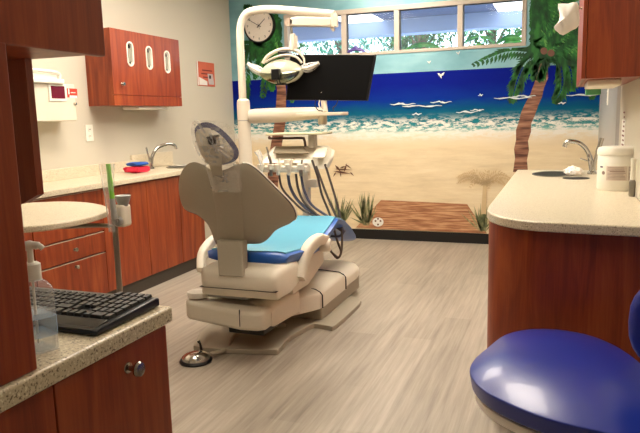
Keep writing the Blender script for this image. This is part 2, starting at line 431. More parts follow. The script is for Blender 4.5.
# left palm behind the clock
paint('painted_palm_tree', [[(272, 55), (277, 90), (275, 120), (270, 150), (266, 196), (277, 196), (281, 150), (286, 120), (286, 90), (282, 55)]], PTRUNK, label='painted slender palm trunk, at left of mural behind the dental unit')
F = [[(276, 52), (262, 40), (250, 50), (246, 80), (248, 105)], [(276, 52), (268, 70), (262, 100)], [(276, 52), (284, 60), (292, 80), (292, 104)], [(276, 52), (270, 30), (254, 12), (244, 6)],
     [(276, 52), (282, 30), (290, 14)], [(276, 52), (262, 48), (248, 44), (242, 46)], [(276, 52), (262, 60), (254, 80)], [(276, 52), (272, 20), (278, 6)], [(276, 52), (286, 44), (292, 50)], [(276, 52), (272, 72), (272, 92)],[(276,50),(262,28),(252,26)]]
dense('painted_crown', [(252, 22), (262, 12), (275, 14), (281, 24), (282, 44), (279, 60), (264, 62), (252, 60), (248, 44)], 'dense dark green middle of the left painted palm')
for k, f_ in enumerate(F):
    q = frond([(min(a, 279) if b_ < 58 else a, b_) for a, b_ in f_], 11, 3, 1.1, .5)
    q = [[(min(a, 280+3*math.sin(b_*.7)) if 12 < b_ < 60 else a, b_) for a, b_ in z_] for z_ in q]
    paint('painted_frond', q, PGREEN2 if k % 4 == 2 else PGREEN)
# boardwalk
paint('painted_boardwalk', [[(381, 200), (467, 204), (487, 233.5), (356, 227.5)]], PWOOD, label='painted brown plank boardwalk at foot of mural')
def tuft(cx, cy, h, w, n=34):
    out = []
    for _ in range(n):
        a = random.gauss(0, .33); l = h*random.uniform(.5, 1); x = cx+random.uniform(-w, w)*.35
        out.append(leafstroke(x, cy, x+l*math.sin(a), cy-l*math.cos(a), .9))
    return out
for (cx, cy, h, w, lb) in ((366, 226, 36, 9, 'painted beach grass tuft left of the boardwalk'), (340, 224, 30, 9, 'painted pale beach grass tuft beside the dental chair foot'), (483, 232, 30, 9, 'painted beach grass tuft right of the boardwalk')):
    paint('painted_beach_grass', tuft(cx, cy, h, w), PGRASS, label=lb)
# shadow palm on the sand
pol = []
for a in range(0, 360, 40):
    t = math.radians(a); e = (484+30*math.cos(t), 183+9*math.sin(t)-2); mid = (484+16*math.cos(t), 180+5*math.sin(t)-4)
    pol += frond([(484, 184), mid, e], 5, 1.2, 1.6, .3)
pol.append([(483, 184), (487, 184), (486, 214), (481, 214)])
paint('painted_palm_shadow', pol, PSHADOW, label='faint painted palm shadow on the sand')
# deck chair, birds, waves
pol = [leafstroke(333, 171, 352, 174, 1), leafstroke(335, 165, 341, 172, 1.2), leafstroke(336, 172, 333, 177, .7), leafstroke(350, 172, 354, 176, .7), leafstroke(344, 172, 347, 163, 1), leafstroke(345, 164, 352, 169, .7), leafstroke(340, 168, 346, 166, .8), leafstroke(334, 169, 353, 170, .7), leafstroke(341, 177, 340, 171, .6)]
paint('painted_deck_chair', pol, PBROWN, label='tiny painted deck chair on the sand')
for x, y, s in ((441, 75, 1.2), (429, 62, .7), (458, 53, .7)):
    paint('painted_gull', [leafstroke(x-3*s, y-1.5*s, x+1, y+1, .9*s), leafstroke(x, y+1, x+3*s, y-2.5*s, .9*s), leafstroke(x-1, y-1, x+.5, y+3*s, .8*s)], PWHITE)
pol = []
for x, y, l in ((390, 104, 26), (430, 102, 22), (402, 106, 40), (494, 98, 38), (512, 96, 24), (456, 112, 22), (470, 110, 14), (558, 103, 8), (566, 95, 36), (412, 114, 10), (478, 95, 5), (596, 94, 12)):
    t = [(x+l*k/12, y-(random.uniform(.2, 1.3))*math.sin(PI*k/12)+.6*math.sin(k)) for k in range(13)] + [(x+l*k/12, y+.3+random.uniform(.1, .8)*math.sin(PI*k/12)+.6*math.sin(k)) for k in range(12, -1, -1)]
    paint('painted_wave', [t], PWAVE)
# small pale decorated shell at the boardwalk
paint('painted_shell', [[(378+5.6*math.cos(t*PI/8), 222+4.6*math.sin(t*PI/8)) for t in range(16)]], PWHITE, label='small pale round shell painted on the boardwalk corner')
paint('painted_shell_mark', [[(x+1*math.cos(t*PI/4), y+1*math.sin(t*PI/4)) for t in range(8)] for x, y in ((375.5, 221), (380.5, 221), (378, 224.5), (378, 218.8))], PBROWN)

# ------------------------------------------------------------------ wall clock
ck = at(258.6, 25.5, 1, 6.5)
ck = Vector((ck.x, BY, ck.z))
clock = thing('wall_clock', (ck.x, BY-.006, ck.z), 'round white wall clock with black rim, hung above the left painted palm', 'clock')
ax = axis_to((0, -1, 0))
link('rim', lathe(B(), [(.0, 0), (.185, 0), (.188, .03), (.18, .045), (.17, .045), (.168, .03), (0, .03)], (ck.x, BY-.008, ck.z), 48, axis=ax), BBASE, clock)
link('dial', lathe(B(), [(0, .0305), (.168, .0305), (.168, .034), (0, .034)], (ck.x, BY-.008, ck.z), 48, axis=ax), plain('dial_white', (236, 226, 214), .5), clock)
for k in range(1, 13):
    a = k*PI/6; textmesh(str(k), .034, BBASE, 'numeral', clock, (ck.x+.138*math.sin(a), BY-.044, ck.z+.138*math.cos(a)), (PI/2, 0, 0))
def hand(dx, dz, l, w, yy):
    d = Vector((dx, 0, dz)).normalized(); n_ = Vector((-d.z, 0, d.x))*w; c = Vector((ck.x, yy, ck.z))
    return prism(B(), [c-d*.03+n_, c+d*l+n_*.5, c+d*l-n_*.5, c-d*.03-n_], (0, -.0015, 0))
link('hour_hand', hand(.62, .55, .1, .005, BY-.046), BBASE, clock)
link('minute_hand', hand(-.87, .5, .14, .0035, BY-.049), BBASE, clock)
link('second_hand', hand(.25, -1, .04, .0015, BY-.051), BBASE, clock)

# ------------------------------------------------------------------ poster, outlets
def wallpt(px, py, x=WX+.004): return at(px, py, 0, x)
WXP = WX
p0, p1 = wallpt(196.5, 60), wallpt(215, 84)
poster = thing('poster', (WX, (p0.y+p1.y)/2, p1.z), 'small orange-red notice with a white photo corner, taped on grey left wall', 'poster')
py0, py1, pz0, pz1 = p0.y, p1.y, p1.z-.03, p0.z-.01
link('sheet', bx(WX-.0, WX+.004, py0, py1, pz0, pz1), plain('notice_red', (206, 104, 78), .6, bscale=12, var=.12), poster, smooth=False)
link('border', prism(B(), [(WX+.0045, py0, pz0), (WX+.0045, py0, pz1), (WX+.0045, py0+.02, pz1), (WX+.0045, py0+.02, pz0+.01)], (.0005, 0, 0)), PWHITE, poster, smooth=False)
link('photo_corner', prism(B(), [(WX+.0048, py0+.03, pz0+.01), (WX+.0048, py0+.03, pz0+.09), (WX+.0048, py0+.19, pz0+.05), (WX+.0048, py0+.19, pz0+.01)], (.0005, 0, 0)), PAPER, poster, smooth=False)
link('photo', prism(B(), [(WX+.0052, py1-.13, pz0+.02), (WX+.0052, py1-.15, pz0+.13), (WX+.0052, py1-.04, pz0+.13), (WX+.0052, py1-.02, pz0+.02)], (.0005, 0, 0)), plain('photo_grey', (200, 190, 190), .5), poster, smooth=False)
link('photo_mark', bx(WX+.0056, WX+.006, py1-.12, py1-.08, pz0+.08, pz0+.115), BBASE, poster, smooth=False)
bm = B()
for k, (u0, u1) in enumerate(((.1, .3), (.08, .32), (.11, .29))): box(bm, WX+.0045, WX+.005, py0+u0, py0+u1, pz1-.09-.035*k, pz1-.078-.035*k)
link('text_line', bm, plain('notice_ink', (110, 30, 30), .6), poster, smooth=False)
def outlet(p, nx, label, dim=(.07, .115), axis_y=True):
    t = thing('wall_outlet', p, label, 'outlet')
    x, y, z_ = p
    link('cover_plate', bx(min(x, x+.006*nx), max(x, x+.006*nx), y-dim[0]/2, y+dim[0]/2, z_-dim[1]/2, z_+dim[1]/2), WHITE, t, bevel=.002)
    for s in (-1, 1):
        o = link('socket', lathe(B(), [(0, 0), (.017, 0), (.016, .003), (0, .003)], (x+.006*nx, y, z_+s*.026), 20, axis=axis_to((nx, 0, 0))), WHITE, t)
        bm = B()
        for q in (-.006, .006): box(bm, x+.0085*nx-.001, x+.0085*nx+.002, y+q-.0015, y+q+.0015, z_+s*.026-.002, z_+s*.026+.007)
        link('slot', bm, BBASE, o, smooth=False)
    return t
pz = wallpt(89, 133, WX)
outlet((WX+.001, pz.y, pz.z), 1, 'white duplex power outlet on left wall below the hanging cabinet', (.085, .13))
pz = at(607, 97, 0, EX-.047)
outlet((EX-.0385, 5.1, pz.z-.0), -1, 'white outlet on right wall under the hanging cabinet')

# ------------------------------------------------------------------ sharps box
SX = WX+.16
a, c = at(33, 76, 0, SX), at(75.5, 86, 0, SX); d = at(78.5, 121, 0, SX)
sy0, sy1, sz0, sz1 = 3.32, c.y-.01, d.z-.0, at(50, 83, 0, SX).z
sharps = thing('sharps_container', (WX+.001, (sy0+sy1)/2, sz0), 'cream wall-mounted sharps disposal box with dark red window and red label', 'sharps box')
link('housing', bx(WX+.001, SX, sy0, sy1, sz0, sz1), CREAM, sharps, bevel=.008)
wy = (at(50.5, 92, 0, SX).y, at(64, 92, 0, SX).y); wz = (at(57, 98.5, 0, SX).z, at(57, 86, 0, SX).z)
bm = B(); box(bm, SX, SX+.006, wy[0]-.02, wy[1]+.02, wz[0]-.02, wz[1]+.015)
link('window_bezel', bm, WHITE, sharps, bevel=.003)
link('viewing_window', bx(SX+.005, SX+.008, wy[0], wy[1], wz[0], wz[1]), DRED, sharps)
ly = (at(67, 92, 0, SX).y, at(77, 92, 0, SX).y); lz = (at(71, 97.5, 0, SX).z, at(71, 88.5, 0, SX).z)
lb = link('warning_label', bx(SX, SX+.002, ly[0], ly[1], lz[0], lz[1]), RED, sharps, smooth=False); lb['label'] = 'red warning label'
bm = B(); zc = (lz[0]+lz[1])/2
box(bm, SX+.002, SX+.003, ly[0]+.02, ly[1]-.005, zc-.035, zc-.018); box(bm, SX+.002, SX+.003, ly[0]+.035, ly[1]-.02, zc+.0, zc+.006); box(bm, SX+.002, SX+.003, ly[0]+.01, ly[0]+.022, zc-.01, zc+.03)
link('label_stripe', bm, PWHITE, lb, smooth=False)
k = at(75.5, 104, 0, SX)
link('lock', lathe(B(), [(0, 0), (.012, 0), (.012, .012), (.008, .016), (0, .016)], (SX, k.y-.01, k.z), 16, axis=axis_to((1, 0, 0))), NICKEL, sharps)
lid = link('lid', bx(WX+.02, SX+.03, sy0-.02, sy1-.13, sz1-.005, sz1+.03), WHITE, sharps, bevel=.008)
bm = B(); tube(bm, smoothpath([(SX+.0, sy0+.02, sz1+.02), (SX+.0, sy0+.03, sz1+.075), (SX, sy1-.17, sz1+.075), (SX, sy1-.15, sz1+.02)], 5), .012, 10)
box(bm, WX+.03, SX-.01, sy0+.02, sy1-.16, sz1+.03, sz1+.06)
link('drop_chute', bm, WHITE, sharps)

# ------------------------------------------------------------------ cabinets
def knob(p, n, parent, r=.014, mt=NICKEL, name='knob', ln=.026):
    prof = [(0, 0), (r*.75, 0), (r*.7, .002), (r*.35, .004), (r*.35, ln*.55), (r*.9, ln*.65), (r, ln*.8), (r*.85, ln*.95), (0, ln)]
    return link(name, lathe(B(), prof, p, 20, axis=axis_to(n)), mt, parent)
# left hanging cabinet with oval glove windows
ux = -3.25
y0, y1, uz0, uz1 = 4.15, 5.10, 1.445, 2.03
cab = thing('hanging_cabinet', (WX+.001, (y0+y1)/2, uz0), 'cherry wood hanging cabinet with three oval openings on left wall', 'cabinet')
zt = .0
link('body', bx(WX+.001, ux-.02, y0, y1, uz0, uz1), CHERRY, cab, bevel=.002)
dz = at(150, 96, 0, ux).z
# door with three oval openings: built from strips round the holes
def oval_panel(x, y0, y1, z0, z1, holes, th):
    bm = B(); ys = sorted(h[0] for h in holes); edges = [y0] + [(a+b_)/2 for a, b_ in zip(ys, ys[1:])] + [y1]
    for (hy, hz, rw, rh), a, b_ in zip(holes, edges, edges[1:]):
        N = 40; ins, outs = [], []
        for k in range(N):
            t = 2*PI*k/N; cx_, sn = math.cos(t), math.sin(t)
            iy = hy + rw*cx_; iz = hz + (rh-rw)*(1 if sn > 0 else -1 if sn < 0 else 0) + rw*sn
            L = 1e9
            if cx_ > 1e-6: L = min(L, (b_-hy)/cx_)
            if cx_ < -1e-6: L = min(L, (a-hy)/cx_)
            if sn > 1e-6: L = min(L, (z1-hz)/sn)
            if sn < -1e-6: L = min(L, (z0-hz)/sn)
            ins.append((iy, iz)); outs.append([hy+L*cx_, hz+L*sn])
        for cy_, cz_ in ((a, z0), (b_, z0), (a, z1), (b_, z1)):
            k = min(range(N), key=lambda i: (outs[i][0]-cy_)**2+(outs[i][1]-cz_)**2); outs[k] = [cy_, cz_]
        vi = [[bm.verts.new((xx, q[0], q[1])) for q in ins] for xx in (x, x+th)]
        vo = [[bm.verts.new((xx, q[0], q[1])) for q in outs] for xx in (x, x+th)]
        for k in range(N):
            j = (k+1) % N
            bm.faces.new((vi[1][k], vi[1][j], vo[1][j], vo[1][k])); bm.faces.new((vi[0][k], vo[0][k], vo[0][j], vi[0][j]))
            bm.faces.new((vi[0][k], vi[0][j], vi[1][j], vi[1][k])); bm.faces.new((vo[0][k], vo[1][k], vo[1][j], vo[0][j]))
    return bm
hs = []
for px, py in ((130, 54), (149, 58), (167, 62)):
    p = at(px, py, 0, ux); hs.append((p.y, p.z, .034, .088))
door = link('door', oval_panel(ux-.018, y0, y1, dz+.002, uz1, hs, .018), CHERRY, cab)
for h in hs:
    bm = B(); N = 40; ro, ri = .043, .032
    def ov(r, t): sn = math.sin(t); return (h[0]+r*math.cos(t), h[1]+.054*(1 if sn > 0 else -1 if sn < 0 else 0)+r*sn)
    R = [[bm.verts.new((xx, *ov(r, 2*PI*k/N))) for k in range(N)] for xx, r in ((ux, ro), (ux+.006, ro), (ux+.006, ri), (ux-.04, ri))]
    for a_, b_ in zip(R, R[1:]):
        for k in range(N): bm.faces.new((a_[k], a_[(k+1) % N], b_[(k+1) % N], b_[k]))
    link('oval_ring', bm, WHITE, door)
    # gloves box showing behind
    link('opening_back', prism(B(), [(ux-.0195, *ov(.034, 2*PI*k/N)) for k in range(N)], (.001, 0, 0)), DARKIN, door, smooth=False)
    link('glove_box', bx(ux-.0184, ux-.006, h[0]-.005, h[0]+.026, h[1]-.06, h[1]+.045), plain('glove_box_grey', (150, 146, 130), .7), door, bevel=.004)
k = at(122, 84, 0, ux); knob((ux, k.y, k.z), (1, 0, 0), door, .016)
link('bottom_rail', bx(ux-.018, ux, y0, y1, uz0, dz-.002), CHERRY, cab)
pw = thing('towel_dispenser', (ux-.1, 4.72, uz0), 'flat white towel dispenser fixed under the left hanging cabinet', 'dispenser')
link('tray', bx(ux-.2, ux-.03, 4.5, 4.92, uz0-.03, uz0), WHITE, pw, bevel=.008)

# left base cabinet run
fx = -3.02
lc = thing('base_cabinet', (fx-.26, 4.0, 0), 'long cherry base cabinet run with drawers and doors along left wall', 'cabinet')
LY0, LY1 = 2.6, 5.0
link('body', bx(WX+.001, fx-.02, LY0, LY1, .1, .86), CHERRY, lc, bevel=.002)
link('toe_kick', bx(WX+.02, fx-.02+.001, LY0+.01, LY1-.02, 0, .1), KICK, lc)
dy1 = 3.64
def front(name, ya, yb, za, zb, parent=lc): return link(name, bx(fx-.019, fx, ya+.002, yb-.002, za+.002, zb-.002), CHERRY, parent, bevel=.0015)
for za, zb in ((.105, .405), (.41, .555), (.56, .855)):
    dr = front('drawer', 2.99, dy1, za, zb)
    link('edge_band', bx(fx-.018, fx+.0005, 2.995, dy1-.005, zb-.006, zb-.002), plain('pale_edge', (214, 190, 170), .5), dr, smooth=False)
    knob((fx, 3.33, zb-.04 if zb < .5 else (za+zb)/2), (1, 0, 0), dr, .014)
front('door', LY0, 2.985, .105, .855)
for a_, b_ in ((dy1, 4.16), (4.16, 4.62), (4.62, LY1)): front('door', a_, b_, .105, .855)
cx0, cx1 = WX+.001, -2.99
wt = link('worktop', bx(cx0, cx1, LY0-.02, 5.25, .862, .9), STONE, None, bevel=.006, loc=Vector((-3.2, 4, .862)))
tag(wt, 'beige speckled worktop along the left wall over the cherry base cabinets', 'worktop')
bsp = link('backsplash', bx(cx0, WX+.02, LY0-.02, 4.62, .9, .985), STONE, None, bevel=.003, loc=Vector((WX+.01, 4, .9)))
tag(bsp, 'low beige speckled backsplash strip along left wall behind worktop', 'backsplash')
bs2 = link('backsplash', bx(cx0, WX+.02, 4.62, 5.25, .9, 1.03), STONE, None, bevel=.003, loc=Vector((WX+.01, 5, .9)))
tag(bs2, 'taller beige backsplash piece behind the left sink', 'backsplash')
# left faucet + sink
fpt = (-3.36, 4.92)
def faucet(base, dirx, label, h=.2, reach=.17, lev=None):
    bx_, by_, bz_ = base; t = thing('faucet', base, label, 'faucet')
    d = Vector(dirx).normalized()
    link('base', lathe(B(), [(0, 0), (.028, 0), (.026, .012), (.018, .02), (.017, .055), (0, .058)], base, 24), CHROME, t)
    b0 = Vector(base)+Vector((0, 0, .04))
    path = smoothpath([b0, b0+d*.02+Vector((0, 0, h*.45)), b0+d*.07+Vector((0, 0, h*.82)), b0+d*reach*.7+Vector((0, 0, h)), b0+d*reach+Vector((0, 0, h*.93)), b0+d*(reach+.02)+Vector((0, 0, h*.72))], 6)
    n_ = len(path)
    link('spout', tube(B(), path, [.017-.005*i/n_ for i in range(n_)], 14), CHROME, t)
    l = Vector(lev)
    link('lever', tube(B(), smoothpath([b0+Vector((0, 0, .0)), b0+l*.4+Vector((0, 0, .05)), b0+l+Vector((0, 0, .15))], 5), [.012]*5+[.008]*6, 12), CHROME, t)
    return t
fp = at(147, 168, 2, .9)
faucet((-3.4, 4.78, .9), (.45, .9, 0), 'curved chrome faucet at the left wall sink', .17, .24, (-.02, -.03, 0))
sk = thing('sink', (-3.18, 5.0, .9), 'steel sink set in the left worktop beside red cloth', 'sink')
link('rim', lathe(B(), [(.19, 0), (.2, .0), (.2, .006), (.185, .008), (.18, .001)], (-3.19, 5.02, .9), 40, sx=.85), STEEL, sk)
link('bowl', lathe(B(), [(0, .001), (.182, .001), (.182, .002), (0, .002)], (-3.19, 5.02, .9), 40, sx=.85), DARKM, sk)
# cloth packets
def cloth(name, c, sx_, sy_, sz_, mt, label, seed):
    rnd = random.Random(seed); bm = B(); n_ = 14
    ellipsoid(bm, (0, 0, 0), 1, 1, 1, 28, 14)
    for v in bm.verts:
        p = v.co; q = Vector([math.copysign(abs(w)**.55, w) for w in p])
        w = 1+.10*math.sin(9*p.x+seed)+.08*math.sin(13*p.y+4*p.z+seed)
        v.co = Vector((q.x*sx_*w, q.y*sy_*w, q.z*sz_*(1+.12*math.sin(7*p.x+5*p.y+seed))))
    zmin = min(v.co.z for v in bm.verts)
    for v in bm.verts: v.co += Vector((c[0], c[1], c[2]-zmin))
    return tag(link(name, bm, mt, None, loc=Vector(c), ang=60), label, 'cloth')
cc = at(136, 171, 2, .91)
cloth('cloth_bundle', (-3.27, 4.4, .9), .075, .095, .026, CLOTHR, 'crumpled red wipes packet on left worktop near faucet', 2)
cloth('cloth_bundle', (-3.27, 4.41, .957), .07, .085, .014, CLOTHB, 'flat blue cloth lying on top of the red packet', 5)

# ------------------------------------------------------------------ near left unit
nx = -.822
nc = thing('base_cabinet', (nx-.2, .6, 0), 'cherry base cabinet with round knob in the near left corner under keyboard', 'cabinet')
NYE = 1.172
link('body', bx(-1.45, nx-.02, -.2, NYE, .1, .862), CHERRY, nc, bevel=.002)
link('toe_kick', bx(-1.45, nx-.08, -.2, NYE-.03, 0, .1), KICK, nc)
d1 = link('door', bx(nx-.019, nx, .83, NYE-.001, .105, .858), CHERRY, nc, bevel=.002)
kp = at(131, 366, 0, nx)
knob((nx, kp.y-.01, kp.z), (1, 0, 0), d1, .0165, ln=.034)
link('door', bx(nx-.019, nx, .40, .826, .105, .858), CHERRY, nc, bevel=.002)
ctp = link('worktop', bx(-1.46, -.808, -.2, NYE+.01, .864, .9), STONE2, None, bevel=.006, loc=Vector((-1.1, .6, .864)))
tag(ctp, 'beige granite-speckled worktop under the keyboard in near left corner', 'worktop')
hc = thing('hutch_cabinet', (-1.0, .4, .9), 'dark cherry hutch standing on near left worktop, reaching overhead', 'cabinet')
link('side_panel', bx(-.845, -.82, .0, .795, .9005, 1.44), CHERRY, hc, bevel=.003)
link('upper_box', bx(-1.14, -.84, -.1, 1.03, 1.44, 2.15), CHERRY, hc, bevel=.002)
link('upper_door', bx(-.84, -.82, -.1, 1.032, 1.436, 2.15), CHERRY, hc, bevel=.003)
bm = B(); yq = 1.005
pp = [at(-30, 60, 1, yq), at(24.5, 58, 1, yq), at(37.3, 195, 1, yq), at(24, 203, 1, yq), at(-30, 218, 1, yq)]
pp[0].z = 1.4399; pp[1].z = 1.4399
prism(bm, pp, (0, .018, 0))
link('rear_panel', bm, CHERRY, hc)

# sanitizer bottle
bc = Vector((-.898, .878, .9))
hb = thing('hand_sanitizer', bc, 'clear pump bottle of hand sanitizer beside keyboard on near worktop', 'bottle')
rz = Matrix.Rotation(math.radians(-20), 3, 'Z')
def rbox(bm, c, sx_, sy_, z0, z1, cr=.008, rings=None, R=rz):
    """rounded-rectangle section body following a list (z, scale)"""
    c = Vector(c); rings = rings or [(z0, 1), (z1, 1)]; prev = None
    for zz_, s in rings:
        ring = []
        for qx, qy, a0 in ((1, 1, 0), (-1, 1, PI/2), (-1, -1, PI), (1, -1, 1.5*PI)):
            for k in range(5):
                a_ = a0 + k*PI/8; r_ = cr*s
                p = Vector((qx*(sx_*s-r_)+r_*math.cos(a_), qy*(sy_*s-r_)+r_*math.sin(a_), 0))
                ring.append(bm.verts.new(c + R @ p + Vector((0, 0, zz_))))
        if prev:
            for k in range(20): bm.faces.new((prev[k], prev[(k+1) % 20], ring[(k+1) % 20], ring[k]))
        else: bm.faces.new(ring[::-1])
        prev = ring
    bm.faces.new(prev); return bm
link('bottle_body', rbox(B(), bc, .038, .024, 0, 0, .012, [(.0005, .94), (.004, 1), (.10, 1), (.118, .95), (.128, .7), (.133, .45)]), CLEAR2, hb)
link('gel', rbox(B(), bc, .034, .020, 0, 0, .010, [(.003, .95), (.006, 1), (.07, 1), (.073, .98)]), clearmat('gel', (215, 225, 235), .06, .05), hb)
lb = link('label', rbox(B(), bc+Vector((.0, .0, 0)), .0385, .0245, 0, 0, .0122, [(.03, 1.0), (.065, 1.0)]), clearmat('bottle_label', (150, 190, 225), .15, .3), hb); lb['label'] = 'pale blue label band'
link('collar', lathe(B(), [(0, .13), (.016, .13), (.016, .16), (.012, .163), (0, .163)], bc, 24), WHITE, hb)
link('pump_stem', lathe(B(), [(0, .163), (.0055, .163), (.0055, .19), (0, .19)], bc, 16), WHITE, hb)
link('pump_head', tube(B(), smoothpath([bc+Vector((-.008, -.002, .193)), bc+Vector((.006, .002, .195)), bc+Vector((.018, .006, .193)), bc+Vector((.023, .008, .188))], 4), [.009]*4+[.007]*4+[.005]*5, 12), WHITE, hb)
link('dip_tube', tube(B(), [bc+Vector((0, 0, .01)), bc+Vector((0, 0, .13))], .0025, 8), WHITE, hb)

# keyboard
K0, K1 = at(95.5, 327, 2, .921), at(160, 297.5, 2, .921)
kb = thing('keyboard', ((K0.x-.23), (K0.y+K1.y)/2, .9), 'black computer keyboard lying on near left worktop behind bottle', 'keyboard')
ky0, ky1, kx1 = K0.y, K1.y, K0.x; kx0 = kx1-.455
bm = B()
prof = [(0, .0), (.002, .011), (.012, .017), (.03, .019), (1.0, .027), (1.0, .0)]
W_ = ky1-ky0
pts = [(ky0, .902), (ky0+.002, .910), (ky0+.012, .914), (ky1-.01, .923), (ky1, .920), (ky1, .902)]
out = [Vector((kx0, a_, b_)) for a_, b_ in pts]
prism(bm, out, (kx1-kx0, 0, 0))
link('case', bm, KBODY, kb, bevel=.003)
link('wrist_rest', prism(B(), [Vector((kx0+.01, a_, b_)) for a_, b_ in ((ky0+.001, .910), (ky0+.05, .9165), (ky0+.05, .919), (ky0+.002, .9125))], (kx1-kx0-.02, 0, 0)), plain('keyboard_gloss', (20, 22, 28), .15), kb, bevel=.001)
# keys
slope = math.atan2(.009, W_-.02)
me0 = None
rows = 6; pitch = .0187; kd = (W_-.062)/rows
def kmesh(w, d):
    bm = B(); h = .0065; a_ = [bm.verts.new((sx_*w/2, sy_*d/2, 0)) for sx_, sy_ in ((-1, -1), (1, -1), (1, 1), (-1, 1))]
    b_ = [bm.verts.new((sx_*(w/2-.002), sy_*(d/2-.002), h)) for sx_, sy_ in ((-1, -1), (1, -1), (1, 1), (-1, 1))]
    bm.faces.new(a_[::-1]); bm.faces.new(b_)
    for k in range(4): bm.faces.new((a_[k], a_[(k+1) % 4], b_[(k+1) % 4], b_[k]))
    me = bpy.data.meshes.new('key'); bm.to_mesh(me); bm.free(); me.materials.append(KEYM); return me
MK = {}
nkeys = 0
for r_ in range(rows):
    yk = ky0+.056+kd*(r_+.5); zk = .914+(yk-ky0-.012)*(.009/(W_-.022))+.0004
    x = kx1-.012
    lay = [1]*4+[.25]+[1]*3+[.25]+([1]*15 if r_ else [1.25, 1.25, 5, 1.25, 1.25, 1.25])
    if r_ == 0: lay = [1, 2, 1, .25, 1, 1, 1, .25, 1.25, 1.25, 1.25, 5.5, 1.25, 1.25]
    if r_ == 1: lay = [1, 1, 1, 1, .25, 1.25, .5, 1, .25, 2.4]+[1]*10
    for w in lay:
        wd = w*pitch*.93
        if w >= 1 and x-wd > kx0+.01 and nkeys < 99 and not (r_ == 1 and w == 1.25):
            key = round(wd, 4)
            if key not in MK: MK[key] = kmesh(wd-.0022, kd-.0022)
            o = bpy.data.objects.new('key', MK[key]); col.objects.link(o); o.parent = kb
            o.location = Vector((x-wd/2, yk, zk)) - kb.location; o.rotation_euler = (slope, 0, 0); nkeys += 1
        x -= wd
# ------------------------------------------------------------------ oval desk with pole
oz = .88
op = [(108.3, 209.4), (104, 205.4), (88, 202.4), (66, 201.3), (45, 201.8), (25, 203), (5, 206), (-12, 212), (-15, 220), (5, 227), (26, 226.4), (55, 223.6), (83, 218.6), (103, 213)]
ring = closed_smooth([tuple(at(px, py, 2, oz)) for px, py in op], 4)
tipp = at(108.3, 209.4, 2, oz); oy = tipp.y - .02
ov = thing('side_table', (tipp.x, oy, 0), 'oval beige speckled tabletop on a steel post behind the near worktop', 'table')
link('tabletop', prism(B(), ring, (0, 0, -.028)), STONE, ov, bevel=.006)
px_, py_ = at(116, 240, 1, oy).x, oy
link('bracket_arm', tube(B(), smoothpath([(px_, py_, .80), (px_-.1, py_-.03, .805), (px_-.3, py_-.08, .80), (px_-.55, py_-.1, .825)], 6), .018, 12, flat=.6), STEEL, ov)
link('under_plate', bx(px_-.62, px_-.22, py_-.28, py_+.0, .83, .851), DARKM, ov)
link('post', tube(B(), [(px_, py_, .03), (px_, py_, .86)], .0145, 16), STEEL, ov)
link('foot', lathe(B(), [(0, 0), (.16, 0), (.15, .02), (.03, .035), (0, .035)], (px_, py_, 0), 32), STEEL, ov)
def ao(px, py, o=0): return at(px, py, 1, oy+o)
p1_, p2_ = ao(116.5, 204), ao(128.5, 226.5)
link('hinge_housing', bx(p1_.x, p2_.x, oy-.035, oy+.035, p2_.z, p1_.z), CREAM, ov, bevel=.014)
cl = ao(118.5, 221, -.04)
link('clamp_knob', lathe(B(), [(0, 0), (.024, 0), (.024, .012), (.018, .018), (.007, .018), (.007, .022), (0, .022)], (cl.x, oy-.035, cl.z), 24, axis=axis_to((0, -1, 0))), GREYP, ov)
cp = ao(123.5, 206)
link('cup_holder', lathe(B(), [(0, 0), (.022, 0), (.028, .015), (.036, .04), (.040, .052), (.036, .054), (.02, .045), (0, .045)], cp, 28), GREYP, ov)
syr = thing('air_syringe', ao(112, 215, -.08), 'green-tipped syringe in a clear sleeve standing at the oval table post', 'syringe')
s0, s1 = ao(113, 205, -.08), ao(108, 164, -.08)
link('green_tip', tube(B(), smoothpath([s0+(s1-s0)*.15, s0+(s1-s0)*.6, s1], 4), [.0125]*5+[.011]*4, 12), GREEN, syr)
link('handle', tube(B(), [s0-(s1-s0)*.35, s0+(s1-s0)*.16], [.016, .013], 12), GREYP, syr)
q0, q1 = ao(112, 232, -.08), ao(106.5, 164, -.08)
link('plastic_sleeve', tube(B(), [q0+(q1-q0)*t for t in (0, .3, .6, .85, 1)], [.018, .022, .03, .04, .046], 10, caps=False, flat=.5), CLEAR, syr)

# ------------------------------------------------------------------ right counter
EXW = EX-.001
rcp = [(-.296, 4.85), (-.298, 2.92), (-.292, 2.8), (-.268, 2.70), (-.225, 2.62), (-.16, 2.555), (-.08, 2.52), (.03, 2.505), (EXW, 2.475), (EXW, 4.85)]
rw = link('worktop', prism(B(), [Vector((x, y, .862)) for x, y in rcp], (0, 0, .038)), STONE, None, bevel=.007, loc=Vector((.05, 3.5, .862)))
tag(rw, 'large beige speckled worktop with rounded corner holding sink and white tub, at right', 'worktop')
rb = thing('base_cabinet', (.05, 3.6, 0), 'dark cherry base cabinet with curved corner under right worktop, behind stool', 'cabinet')
def arc(cx_, cy_, r_, a0, a1, n_=10): return [(cx_+r_*math.cos(math.radians(a0+(a1-a0)*k/n_)), cy_+r_*math.sin(math.radians(a0+(a1-a0)*k/n_))) for k in range(n_+1)]
out = [(-.28, 4.82)] + arc(-.06, 2.78, .22, 180, 270, 12) + [(EXW, 2.55), (EXW, 4.82)]
link('body', prism(B(), [Vector((x, y, .1)) for x, y in out], (0, 0, .761)), CHERRY, rb)
out = [(-.205, 4.8)] + arc(.01, 2.84, .215, 180, 270, 12) + [(EXW, 2.62), (EXW, 4.8)]
link('toe_kick', prism(B(), [Vector((x, y, 0)) for x, y in out], (0, 0, .0995)), LITKICK, rb)
